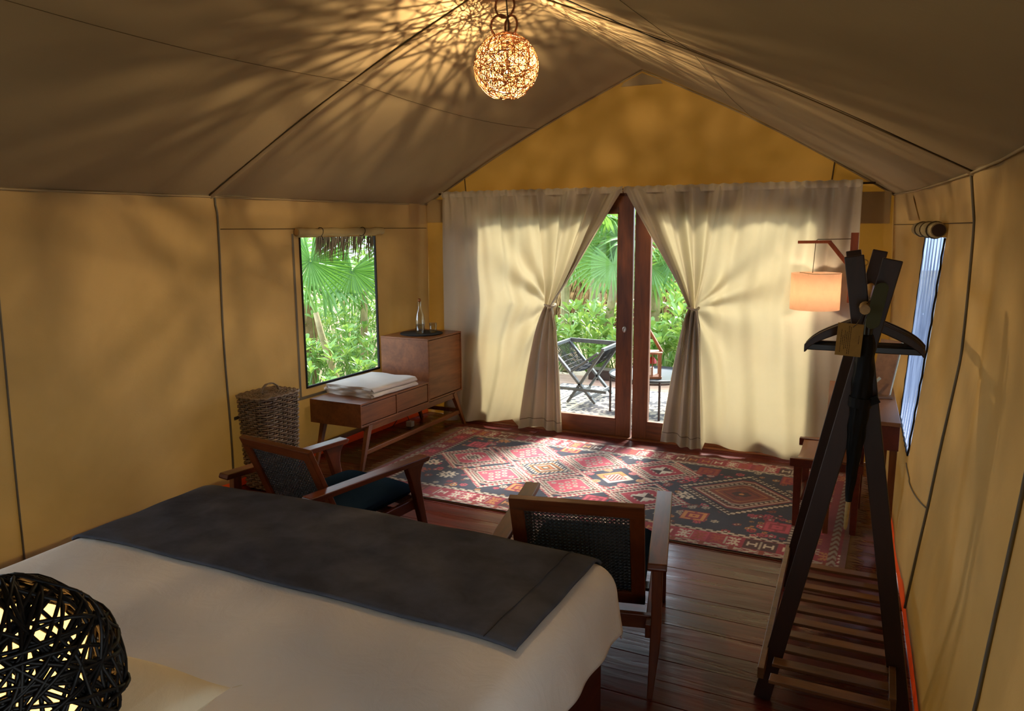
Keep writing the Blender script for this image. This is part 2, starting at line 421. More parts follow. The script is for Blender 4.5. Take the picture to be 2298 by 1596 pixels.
# floor planks
floor = struct(part('floor', MB().bx(-4.4, .40, YB, 6.72, -.14, -.04), M['plank']), 'dark red brown stained plank floor of the tent', 'floor')
PW = .158; mesh_cache = {}
y = YB; row = 0
def plank_mesh(L, seed):
    b = MB(); r = random.Random(seed)
    n = 8; w = PW-.0012
    pr = [(-w/2, -.04), (-w/2, -.0012), (-w/2+.0022, 0), (w/2-.0022, 0), (w/2, -.0012), (w/2, -.04)]
    for i in range(n+1):
        x = -L/2+L*i/n; dz = r.uniform(-.0012, .0012)
        b.v += [(x, p[0]+(r.uniform(-.0005, .0005) if k in (1, 4) else 0), p[1]+(dz if p[1] > -.03 else 0)) for k, p in enumerate(pr)]
    for i in range(n):
        for k in range(5): b.f.append((i*6+k, i*6+k+1, (i+1)*6+k+1, (i+1)*6+k))
    b.f.append((0,1,2,3,4,5)); b.f.append(tuple(n*6+k for k in (5,4,3,2,1,0)))
    return to_mesh('plank', b, M['plank'])
pm = {}
while y < 6.66:
    cuts = [-4.38] + [-4.38+4.76*(.20+.5*((row*7) % 5)/5+.02*random.random())] + [.38]
    for a, b_ in zip(cuts[:-1], cuts[1:]):
        L = round((b_-a)/.25)*.25; key = (L, random.randrange(2))
        if key not in pm: pm[key] = plank_mesh(1.0, hash(key) % 999)
        o = link('plank', pm[key], floor); o.location = ((a+b_)/2, y+PW/2, random.uniform(-.0012, .0006)); o.scale = (b_-a-.003, 1, 1)
    y += PW; row += 1

# ceiling canvas
def cei(u, v): 
    t = -1.0+2*u; yy = YB+(YF-YB)*v; p = roof_pt(t, yy)
    return (p[0], p[1], p[2]+.006*wob(p[0]*1.5, yy*1.5))
def skirt_l(u, v): p = roof_pt(-1, YB+(YF-YB)*u); q = cei(0, u); return (q[0]-.06*v, q[1], q[2]-.10*v)
def skirt_r(u, v): q = cei(1, u); return (q[0]+.06*v, q[1], q[2]-.10*v)
_cm = MB().grid(cei, 72, 120); _cm.grid(skirt_l, 120, 1); _cm.grid(skirt_r, 120, 1)
ceil = struct(part('ceiling', _cm, M['roof'], smooth=True), 'sloping taupe canvas roof of the tent lit by the pendant', 'ceiling')
for yy in (1.35, 4.0):
    b = MB()
    def flap(u, v, yy=yy):
        p = roof_pt(-1+2*u, yy); q = roof_pt(-1+2*u, yy-.05)
        return (p[0], yy-.05*v, (p[2] if v < .5 else q[2])-.004-.018*math.sin(PI*v)-.004*v)
    b.grid(flap, 70, 3); part('seam_flap', b, M['roof'], ceil, smooth=True)
    b = MB(); b.tube([Vector(roof_pt(-1+2*i/60, yy-.05)) + Vector((0, 0, -.008)) for i in range(61)], .003, 5); part('seam_cord', b, M['cords'], ceil, smooth=True)
for t in (-.44, .46):
    b = MB(); b.tube([Vector(roof_pt(t, YB+(YF-YB)*i/80)) + Vector((0, 0, -.004)) for i in range(81)], .0013, 4); part('panel_seam', b, M['cordg'], ceil)
for sgn in (-1, 1):
    b = MB(); b.tube([Vector(roof_pt(sgn*.999, YB+(YF-YB)*i/80)) + Vector((-.008*sgn, 0, -.008)) for i in range(81)], .006, 6); part('eave_cord', b, M['roof'], ceil, smooth=True)
b = MB(); b.tube([Vector(roof_pt(-1+2*i/60, YF-.012)) + Vector((0, 0, -.01)) for i in range(61)], .007, 6); part('gable_cord', b, M['roof'], ceil, smooth=True)

# left wall with window opening
WY0, WY1, WZ0, WZ1 = 4.835, 5.85, .59, 1.82
def breaks(a, b, extra, step):
    k = sorted(set([a, b] + extra)); out = []
    for p, q in zip(k[:-1], k[1:]):
        n = max(1, round((q-p)/step)); out += [p+(q-p)*i/n for i in range(n)]
    return out + [b]
def wall_grid(fn, ys, zs, hole):
    b = MB(); w = len(ys)
    for z in zs:
        for yy in ys: b.v.append(fn(yy, z))
    for j in range(len(zs)-1):
        for i in range(w-1):
            cy, cz = (ys[i]+ys[i+1])/2, (zs[j]+zs[j+1])/2
            if hole(cy, cz): continue
            b.f.append((j*w+i, j*w+i+1, (j+1)*w+i+1, (j+1)*w+i))
    return b
inwin = lambda a, z: WY0 < a < WY1 and WZ0 < z < WZ1
VY0, VY1, VZ0, VZ1 = -.30, 1.75, .62, 1.92  # unseen opening added in the left wall so daylight reaches the bed
inwin2 = lambda a, z: inwin(a, z) or (VY0 < a < VY1 and VZ0 < z < VZ1)
ZB = .055
def lw(y, z):
    x = xl(y); damp = 1.0
    if WY0-.25 < y < WY1+.25 and WZ0-.25 < z < WZ1+.25: damp = .15
    k = .010*wob(y*1.3, z*1.6)*damp
    # soft vertical puckers below the eave and next to the posts
    pk = .012*math.exp(-((2.12-z)/.25)**2)*math.sin(y*11)*math.sin(y*3.1)
    post = .03*math.exp(-((y-4.0)/.10)**2)*(1 if z < 2.05 else .3)
    return (x-k+pk*damp-.012*math.sin(PI*min(1, z/2.1))*damp+post*.6, y, z)
ys = breaks(YB, YF, [WY0, WY1, VY0, VY1], .06); zs = breaks(ZB, ZE, [WZ0, WZ1, VZ0, VZ1], .07)
wl = struct(part('wall_left', wall_grid(lw, ys, zs, inwin2), M['canvas'], smooth=True), 'ochre canvas side wall of the tent with a picture window', 'wall')
def rw(y, z):
    damp = .2 if (WY0-.2 < y < WY1+.2 and WZ0-.2 < z < WZ1+.2) else 1
    fold = .010*math.sin(y*9+1.2*z)*math.exp(-((z-1.3)/.9)**2)*damp*(1 if y > 2 else .6)
    return (xr(y, z)+.008*wob(y*1.4, z*1.4, 2)*damp+fold, y, z)
UY0, UY1, UZ0, UZ1 = -.85, 1.05, .62, 1.92  # unseen opening added in the right wall, more daylight for bed and walls
inwin3 = lambda a, z: inwin(a, z) or (UY0 < a < UY1 and UZ0 < z < UZ1)
ys = breaks(YB, YF, [WY0, WY1, UY0, UY1], .06); zs = breaks(ZB, ZE, [WZ0, WZ1, UZ0, UZ1], .07)
wr = struct(part('wall_right', wall_grid(rw, ys, zs, inwin3), M['canvas'], smooth=True), 'ochre canvas wall falling in soft vertical folds beside the rack', 'wall')
# seams and webbing on the walls
def wtube(wall, fn, path, r, mat, name):
    b = MB(); b.tube([fn(*p) for p in path], r, 5); part(name, b, mat, wall, smooth=True)
def offL(y, z, d=.006): p = lw(y, z); return (p[0]+d, p[1], p[2])
def offR(y, z, d=.006): p = rw(y, z); return (p[0]-d, p[1], p[2])
lin_ = lambda a, b, n=40: [(a[0]+(b[0]-a[0])*i/n, a[1]+(b[1]-a[1])*i/n) for i in range(n+1)]
wtube(wl, offL, lin_((3.985, .06), (4.0, 2.11)), .008, M['seam'], 'post_seam')
wtube(wl, offL, lin_((2.455, .06), (2.50, 2.11)), .006, M['seam'], 'panel_cord')
wtube(wl, offL, lin_((4.02, 1.892), (6.62, 1.885)), .003, M['cordg'], 'stitched_seam')
wtube(wr, offR, lin_((3.98, .06), (4.0, 2.11)), .007, M['seam'], 'post_seam')
wtube(wr, offR, lin_((2.35, .06), (2.15, 2.11)), .006, M['seam'], 'panel_cord')
wtube(wr, offR, lin_((4.02, 1.90), (6.6, 1.89)), .003, M['cordg'], 'stitched_seam')
wtube(wr, offR, [(4.85-.85*(i/20), .54+.03*(i/20)-.05*math.sin(PI*i/20)) for i in range(21)], .004, M['seam'], 'tie_rope')
# webbing frame around left window
b = MB()
for (a0, a1, c0, c1) in ((WY0-.085, WY0-.06, WZ0-.08, WZ1+.03), (WY0-.085, WY1+.08, WZ0-.08, WZ0-.055), (4.03, WY0-.085, WZ0-.08, WZ0-.055)):
    n = 12
    b.grid(lambda u, v, a0=a0, a1=a1, c0=c0, c1=c1: offL(a0+(a1-a0)*u, c0+(c1-c0)*v, .004), n, n)
part('webbing', b, M['seam'], wl)
b = MB(); b.grid(lambda u, v: offL(6.36+.26*u, 1.93+.19*v, .008), 6, 6); part('corner_patch', b, M['canvas'], wl)
b = MB(); b.grid(lambda u, v: offR(6.05+.28*u, 1.92+.16*v, .008), 6, 6); part('corner_patch', b, M['canvas'], wr)

# front gable wall
def gable():
    b = MB(); n = 60
    # upper triangle
    b.grid(lambda u, v: (lambda t: (lambda p: (p[0], YF+.005+.012*wob(p[0]*1.6, v*3), 2.19+(max(p[2]+.03, 2.192)-2.19)*v))(roof_pt(t, YF)))(-1+2*u), n, 14)
    # jambs of canvas left and right of the doors
    for x0, x1 in ((xl(YF)-.08, -3.62), (-.48, xr(YF, 1.2)+.12)):
        b.grid(lambda u, v, x0=x0, x1=x1: (x0+(x1-x0)*u, YF+.004*wob(u*3, v*5), .0+2.19*v), 10, 24)
    return b
wf = struct(part('wall_front', gable(), M['canvas_front'], smooth=True), 'golden canvas gable above the curtained doors', 'wall')
b = MB(); b.prism([(-2.24, 3.07), (-1.88, 3.07), (-1.9, 3.1), (-2.06, 3.17), (-2.22, 3.1)], lambda a, c, d: (a, YF-.02+d, c), 0, .008)
part('ridge_patch', b, M['roof'], wf)
b = MB(); b.bx(-4.24, -4.02, YF-.02, YF-.012, 1.94, 2.16); b.bx(-.33, -.09, YF-.02, YF-.012, 1.9, 2.14); part('corner_patch', b, M['canvas'], wf)
b = MB(); b.tube([(-3.60, YF-.01, 2.19+.001*i) for i in range(5)], .004); 
for xx in (-3.79, -.52):
    b.tube([(xx, YF-.012, 2.2), (xx-.02*(1 if xx < -2 else -1), YF-.012, 2.41)], .006, 6)
part('gable_pocket_cord', b, M['cordg'], wf)
# back wall
b = MB(); b.grid(lambda u, v: (lambda p: (p[0], YB, ZB+(p[2]-ZB)*v))(roof_pt(-1+2*u, YB)), 40, 16)
struct(part('wall_back', b, M['canvas'], smooth=True), 'ochre canvas end wall behind the bed', 'wall')
# orange sills along the foot of the walls
b = MB(); b.grid(lambda u, v: (XL-.01+.02*(1-v), YB+(YF-YB)*u, .10*v), 40, 1); b.bx(XL-.03, XL-.012, YB, YF, -.03, .10)
struct(part('baseboard_left', b, M['orange']), 'orange sill showing under the left canvas wall', 'baseboard')
b = MB(); b.grid(lambda u, v: (lambda y: (xr(y, 0)+.012-.012*(1-v), y, .075*v))(YB+(YF-YB)*u), 60, 1); b.grid(lambda u, v: (lambda y: (xr(y, 0)+.03, y, -.03+.12*v))(YB+(YF-YB)*u), 60, 1)
struct(part('baseboard_right', b, M['orange']), 'orange sill showing under the canvas wall by the rack', 'baseboard')

# windows
def window_left():
    w = E('window_1', 'tall screened tent window above the sideboard looking onto palms', 'window', (XL, 5.34, WZ0), kind='structure')
    b = MB(); g = .018
    x = XL-.012
    for (y0, y1, z0, z1) in ((WY0, WY0+g, WZ0, WZ1), (WY1-g*.6, WY1, WZ0, WZ1), (WY0, WY1, WZ0, WZ0+g), ):
        b.bx(x-.006, x+.018, y0, y1, z0, z1)
    part('mesh_binding', b, M['screen_edge'], w, world=True, bevel=.003)
    b = MB(); b.add([(x, WY0, WZ0), (x, WY1, WZ0), (x, WY1, WZ1), (x, WY0, WZ1)], [(0,1,2,3)]); part('insect_screen', b, M['screen'], w, world=True)
    b = MB(); R_ = .033
    b.tube([(XL+.03+.004*math.sin(i*1.3), WY0-.055+(WY1-WY0+.12)*i/24, 1.862+.004*math.sin(i*.9)) for i in range(25)], [R_*(1+.07*math.sin(i*2.1)) for i in range(25)], 14)
    r = part('rolled_flap', b, M['lining'], w, world=True, smooth='auto')
    b = MB(); b.lathe([(R_*1.0, 0), (R_*.6, .004), (R_*.2, .002)], 12); b.v = [(v[0], -v[2], v[1]) for v in b.v]
    b.v = [(v[0]+XL+.03, v[1]+WY0-.056, v[2]+1.862) for v in b.v]; part('roll_end', b, M['bamboo'], w, world=True, smooth=True)
    for yy in (WY0+.22, WY0+.78):
        b = MB(); b.tube([(XL+.03+.037*math.cos(a), yy+.01*math.sin(a), 1.862+.037*math.sin(a)) for a in np.linspace(0, 2*PI, 20)[:-1]], .003, 5, closed=True)
        b.tube([(XL+.05, yy, 1.83), (XL+.052, yy+.005, 1.805), (XL+.05, yy+.02, 1.80)], .004, 5)
        part('roll_tie', b, M['screen_edge'], w, world=True)
window_left()
def added_window_left():
    w = E('added_window_3', 'unseen screened window added near the bed head to let in daylight', 'window', (XL, .7, VZ0), kind='structure'); x = XL-.012; g = .018; b = MB()
    for (y0, y1, z0, z1) in ((VY0, VY0+g, VZ0, VZ1), (VY1-g, VY1, VZ0, VZ1), (VY0, VY1, VZ0, VZ0+g), (VY0, VY1, VZ1-g, VZ1)): b.bx(x-.006, x+.018, y0, y1, z0, z1)
    part('mesh_binding', b, M['screen_edge'], w, world=True)
    b = MB(); b.add([(x, VY0, VZ0), (x, VY1, VZ0), (x, VY1, VZ1), (x, VY0, VZ1)], [(0,1,2,3)]); part('insect_screen', b, M['screen'], w, world=True)
added_window_left()
def added_window_right():
    w = E('added_window_4', 'unseen screened window added opposite the bed head to let in daylight', 'window', (.3, .1, UZ0), kind='structure'); g = .018; b = MB()
    pt = lambda y, z: (xr(y, z)+.004, y, z)
    for q in ((UY0, UY0, UZ0, UZ1), (UY1, UY1, UZ0, UZ1), (UY0, UY1, UZ0, UZ0), (UY0, UY1, UZ1, UZ1)):
        b.tube([pt(q[0]+(q[1]-q[0])*i/12, q[2]+(q[3]-q[2])*i/12) for i in range(13)], .012, 5)
    part('mesh_binding', b, M['screen_edge'], w, world=True)
    b = MB(); b.grid(lambda u, v: pt(UY0+(UY1-UY0)*u, UZ0+(UZ1-UZ0)*v), 6, 6); part('insect_screen', b, M['screen'], w, world=True)
added_window_right()
def window_right():
    w = E('window_2', 'narrow looking tent window with crinkled blue vinyl beside the desk', 'window', (xr(5.34, .6), 5.34, WZ0), kind='structure')
    b = MB(); b.grid(lambda u, v: (lambda y, z: (xr(y, z)+.012*math.sin(u*38+math.sin(v*4))*(.5+.5*math.sin(v*PI)) , y, z))(WY0+(WY1-WY0)*u, WZ0+(WZ1-WZ0)*v), 80, 24)
    part('vinyl_flap', b, M['vinyl'], w, world=True, smooth=True)
    b = MB()
    for path in ([(WY0, WZ0+(WZ1-WZ0)*i/24) for i in range(25)], [(WY1, WZ0+(WZ1-WZ0)*i/24) for i in range(25)], [(WY0+(WY1-WY0)*i/24, WZ0) for i in range(25)]):
        b.tube([(xr(a, z)-.006+.002*math.sin(i*2.2), a, z) for i, (a, z) in enumerate(path)], .006, 5)
    part('mesh_binding', b, M['screen_edge'], w, world=True, smooth=True)
    b = MB(); n = 40
    b.tube([(xr(WY0-.05+(WY1-WY0+.1)*i/n, 1.86)-.045, WY0-.05+(WY1-WY0+.1)*i/n, 1.862) for i in range(n+1)], [.040*(1+.10*abs(math.sin(i*.62))) for i in range(n+1)], 14)
    part('rolled_flap', b, M['lining'], w, world=True, smooth='auto')
    b = MB(); b.tube([(xr(WY0-.05, 1.86)-.045, WY0-.062, 1.862), (xr(WY0-.05, 1.86)-.045, WY0-.05, 1.862)], .034, 16); part('roll_core', b, M['rack'], w, world=True)
    b = MB()
    for yy in (WY0+.1, WY0+.45, WY0+.8):
        b.tube([(xr(yy, 1.86)-.045+.046*math.cos(a), yy, 1.862+.046*math.sin(a)) for a in np.linspace(0, 2*PI, 20)[:-1]], .004, 5, closed=True)
    part('roll_tie', b, M['cordg'], w, world=True)
window_right()

# ------------------------------------------------------------------ sliding doors
YD = 6.56
def door(idx, x0, x1, pull, label):
    d = E('door_%d' % idx, label, 'door', ((x0+x1)/2, YD, 0), kind='structure')
    st = .135; y0, y1 = YD-.022, YD+.022
    for xa, xb in ((x0, x0+st), (x1-st, x1)):
        part('stile', MB().bx(xa, xb, y0, y1, 0.012, 2.15), M['fascia'], d, world=True, bevel=.003)
    part('bottom_rail', MB().bx(x0+st, x1-st, y0, y1, .012, .165), M['fasciax'], d, world=True, bevel=.003)
    part('top_rail', MB().bx(x0+st, x1-st, y0, y1, 2.005, 2.15), M['fasciax'], d, world=True, bevel=.003)
    part('pane', MB().bx(x0+st-.005, x1-st+.005, YD-.003, YD+.003, .16, 2.01), M['glass'], d, world=True)
    b = MB()
    for (xa, xb, za, zb) in ((x0+st, x0+st+.008, .165, 2.005), (x1-st-.008, x1-st, .165, 2.005), (x0+st, x1-st, .165, .173), (x0+st, x1-st, 1.997, 2.005)):
        b.bx(xa, xb, y0-.001, y1+.001, za, zb)
    part('glazing_bead', b, M['lanternw'], d, world=True)
    if pull is not None:
        b = MB(); b.lathe([(.0, 0), (.012, .004), (.018, .004), (.022, 0), (.022, -.004)], 20, (0, 0, 0), .8, 1.35)
        b.v = [(v[0]+pull, y0-.002-v[2], v[1]+.99) for v in b.v]; part('flush_pull', b, M['steel'], d, world=True, smooth=True)
door(1, -3.70, -2.078, -2.145, 'left teak sliding glass door leaf with a round pull')
door(2, -2.062, -.44, None, 'right teak sliding glass door leaf behind the curtain')
t1 = struct(part('trim_1', MB().bx(-3.72, -.42, YD-.03, YD+.04, 2.15, 2.19), M['fasciax']), 'dark teak head beam over the sliding doors', 'trim')
part('threshold', MB().bx(-3.72, -.42, YD-.07, YD+.10, -.02, .010), M['fasciax'], t1, bevel=.004)
for xx in (-3.745, -.415): part('jamb', MB().bx(xx-.025, xx+.025, YD-.03, YD+.05, 0, 2.17), M['fascia'], t1)

# ------------------------------------------------------------------ exterior shell
g = struct(part('ground', MB().grid(lambda u, v: (lambda x, y: (x, y, -.3-.04*max(0, y-12)*0+.03*math.sin(x*1.7)*math.sin(y*1.3)))(-30+60*u, -8+50*v), 60, 50), M['ground'], smooth=True), 'pale sandy garden ground outside the tent', 'ground')
fly = MB()  # fly is out of view; its eaves are widened and lowered to darken wall tops
for sx, xe in ((-1, -5.25), (1, 1.28)):
    fly.grid(lambda u, v, xe=xe: (XR+(xe-XR)*u, YB-.4+(6.95-YB+.4)*v, 3.62-1.62*u), 4, 4)
fo = struct(part('outer_fly', fly, M['thatchd']), 'unseen dark outer fly roof above the tent canvas, eaves drawn out to shade the walls', 'roof')
part('fly_pole', MB().tube([(-4.62, 6.92, -.3), (-4.62, 6.92, 2.36)], .035, 8).tube([(1.24, 7.0, -.3), (1.24, 7.0, 2.06)], .035, 8).tube([(-5.2, -1.6, -.3), (-5.2, -1.6, 2.06)], .035, 8).tube([(1.24, -1.6, -.3), (1.24, -1.6, 2.06)], .035, 8), M['trunk'], fo)
terr = struct(part('terrace', MB().bx(-4.2, .6, 6.72, 9.25, -.28, -.06), M['deckw']), 'pale wooden terrace outside the doors', 'terrace')
bm_ = to_mesh('board', MB().bx(-2.4, 2.4, -.068, .068, -.04, 0), M['deckw'])
for i in range(18):
    o = link('board', bm_, terr); o.location = (-1.8, 6.80+i*.14, -.02)
    bv = o.modifiers.new('edge', 'BEVEL'); bv.width = .004; bv.segments = 1


# ------------------------------------------------------------------ curtains
YC = 6.465; ZC = 2.20
def curtain(name, x0, x1, xt, zt, tail, outer_bot, label, seed):
    c = E(name, label, 'curtain', ((x0+x1)/2, YC, 0))
    ut = .56; sg = 1 if x1 > x0 else -1; r = random.Random(seed)
    ph = [r.uniform(0, 6.28) for _ in range(8)]
    def lerp(a, b, t): return a+(b-a)*t
    def X(u, v):
        z = ZC*(1-v)
        xtop = x0+(x1-x0)*u
        if u < ut: xtie = x0+(xt-sg*.03-x0)*(u/ut)**.9
        else: xtie = xt-sg*.03+sg*.055*(u-ut)/(1-ut)
        if z >= zt:
            s = (ZC-z)/(ZC-zt)
            if u > ut: k = s**(1.0+.25*(1-u)/(1-ut))
            else: k = s**(1.6)
            return lerp(xtop, xtie, k)
        s = (zt-z)/zt
        if u < ut:
            xb = x0+(outer_bot-x0)*(u/ut)
            return lerp(xtie, xb, s**.8)
        xb = tail[0]+(tail[1]-tail[0])*(u-ut)/(1-ut)
        return lerp(xtie, xb, s**.62)
    def fn(u, v):
        z = ZC*(1-v); x = X(u, v)
        # heading gathers
        y = .010*math.sin(u*150+ph[0])*math.exp(-v*9) + .017*math.sin(u*68+3*math.sin(u*7)+ph[1])*math.exp(-v*2.6)*min(1, v/.05)
        z2 = z + (.006*math.sin(u*150+ph[2]) if v < .001 else 0)
        dt = (z-zt)
        if u > ut:
            q = (u-ut)/(1-ut)
            near = math.exp(-(dt/.16)**2)
            amp = .026 if dt < 0 else .042
            y += amp*math.sin(q*2*PI*(3.2 if dt >= 0 else 3.2)+1.1*math.sin(q*5+ph[2])+ph[3]+.5*v)*(1-.45*near) - .030*near*math.sin(q*2*PI*2.5) 
            y -= .05*near + (.055*(1-near) if dt < 0 else .02*(1-abs(dt)/1.1))*(.7+.3*math.cos(q*3))
        else:
            q = u/ut
            y += .030*math.sin(q*2*PI*2.6+1.2*math.sin(q*4+ph[7])+ph[4]+.8*math.sin(v*2))*(.45+.55*v) + .012*math.sin(q*2*PI*7+ph[5])*(1-.6*v)
            # diagonal pulls towards the tie
            y -= .04*math.exp(-(dt/.5)**2)*q**4 + .024*q**1.5*math.sin((1-q)*13+dt*(5 if dt > 0 else -6)+ph[0])*math.exp(-(dt/.7)**2)
            rx, rz = abs(x-xt), z-zt; rr_ = math.hypot(rx, rz); an = math.atan2(rz, rx)
            y += .034*math.sin(an*9+1.5*math.sin(an*3+ph[1])+ph[2])*min(1, rr_/.22)*math.exp(-(rr_/.75)**2)
            if v > .8:
                k = (v-.8)/.2; y -= .075*k*k*(.7+.3*math.sin(q*9+ph[6])); 
        # hem height: swoops up next to the tail, pools near the outer end
        if u < ut and v > .75:
            k = (v-.75)/.25; z2 += k*k*(.01+.075*(u/ut)**2)
        if u > ut and v > .75:
            k = (v-.75)/.25; z2 += k*k*(.022+.02*math.sin((u-ut)*14+ph[7]))
        # keep hem off the boards
        return (x, YC+y, max(z2, .012))
    b = MB(); b.grid(fn, 300, 110)
    part('panel', b, M['curtain'], c, smooth=True, world=True)
    b = MB(); NU, NV = 90, 80; uu0 = ut
    b.grid(lambda u, v: (lambda p: (p[0], p[1]+.006, p[2]+.004))(fn(uu0+(1-uu0)*(u*.985), .02+.975*v)), NU, NV,
           skip=lambda i, j: (.02+.975*j/NV) < 1-zt/ZC and (uu0+(1-uu0)*i/NU) < .90)
    part('lining', b, M['curtain_back'], c, smooth=True, world=True)  # doubled cloth built as an opaque layer, added to block backlight and darken tails
    b = MB(); n = 120
    b.grid(lambda u, v: (x0+(x1-x0)*u, YC-.010-.010*math.sin(PI*v)+.009*math.sin(u*150+ph[0]), ZC-.030+.055*v+.004*math.sin(u*131+ph[2])*v), 260, 4)
    part('heading', b, M['curtain'], c, smooth=True, world=True)
    # hem line stitched near the foot of the tail
    b = MB(); b.tube([(lambda p: (p[0], p[1]-.004, p[2]))(fn(ut+(1-ut)*i/40, .955)) for i in range(41)], .002, 4); part('hem_stitch', b, M['cordg'], c, world=True)
    b = MB(); b.tube([(xt+.045*math.cos(a), YC-.045+.055*math.sin(a), zt+.008*math.sin(a*2)) for a in np.linspace(0, 2*PI, 28)[:-1]], .011, 6, closed=True)
    t = part('tieback', b, M['curtain'], c, smooth=True, world=True)
    b = MB()
    for k in (0, 1, 2): b.tube([(xt+sg*(.055+.010*k)+.006*math.sin(i*.9+k), YC-.085, zt-.01-.02*i*(1+.2*k)) for i in range(16)], .0028, 5)
    part('tie_string', b, M['lining'], c, world=True)
curtain('curtain', -3.96, -2.155, -2.81, 1.19, (-3.13, -2.70), -3.20, 'cream linen curtain tied back left of the doors, in front of the sideboard end', 3)
curtain('curtain', -.285, -2.145, -1.515, 1.215, (-1.40, -1.775), -1.38, 'cream linen curtain tied back right of the doors, behind the floor lamp', 5)
b = MB(); b.tube([(-3.99, YC, 2.205), (-2.15, YC, 2.203), (-.20, YC, 2.198)], .008, 8)
for xx in (-3.97, -2.15, -.24): b.tube([(xx, YC, 2.203), (xx, 6.63, 2.203)], .006, 6)
tag(part('curtain_rod', b, M['rack'], smooth=True), 'thin dark rod carrying both cream curtains above the doors', 'curtain rod')

# ------------------------------------------------------------------ rug
class Paint:
    def __init__(s, w, h, res, base):
        s.nx, s.ny = int(round(w/res))+1, int(round(h/res))+1; s.w, s.h = w, h
        s.x, s.y = np.meshgrid(np.linspace(0, w, s.nx), np.linspace(0, h, s.ny)); s.c = np.empty((s.ny, s.nx, 3)); s.c[:] = base
    def put(s, m, col): s.c[m] = col
    def loz(s, cx, cy, a, b, cut=.0):
        return np.abs(s.x-cx)/a + np.abs(s.y-cy)/b, np.abs(s.y-cy)/b, np.abs(s.x-cx)/a
    def mesh(s, name, ox, oy, z, mat, uneven=.0):
        b = bpy.data.meshes.new(name); n = s.nx*s.ny
        zz = z + uneven*(np.sin(s.x*5+s.y*3)*np.sin(s.y*6-s.x*2))
        co = np.stack([s.x+ox, s.y+oy, zz], -1).reshape(-1, 3).astype(np.float32)
        i, j = np.meshgrid(np.arange(s.nx-1), np.arange(s.ny-1)); k = (j*s.nx+i).ravel()
        q = np.stack([k, k+1, k+s.nx+1, k+s.nx], -1).astype(np.int32)
        b.vertices.add(n); b.vertices.foreach_set('co', co.ravel())
        b.loops.add(q.size); b.loops.foreach_set('vertex_index', q.ravel())
        b.polygons.add(len(q)); b.polygons.foreach_set('loop_start', np.arange(0, q.size, 4, dtype=np.int32))
        try: b.polygons.foreach_set('loop_total', np.full(len(q), 4, np.int32))
        except Exception: pass
        b.update(calc_edges=True)
        at = b.color_attributes.new('pattern', 'FLOAT_COLOR', 'POINT')
        rgba = np.ones((n, 4), np.float32); rgba[:, :3] = s.c.reshape(-1, 3); at.data.foreach_set('color', rgba.ravel())
        b.materials.append(mat); return b
L3 = lambda h: np.array(lin(h)[:3])
RED, ROSE, NAVY, CREAM, RUST, ORNG, BRN, PALE = [L3(h) for h in ('a42c40', 'cc4c62', '252a40', 'ddd0bc', '8c3c26', 'cc8a4c', '40201c', 'e8dfd2')]
GL = {'H': ['10001','10001','11111','10001','10001'], 'A': ['1101011','0111110','0010100','1111111','0010100','0111110','1101011'],
      'S': ['0010100','1011101','0110110','1101011','0110110','1011101','0010100'], 'X': ['10101','01110','11011','01110','10101'],
      'E': ['1110111','1000001','1011101','1010101','1011101','1000001','1110111'], 'f': ['01110','11011','10101','11011','01110']}
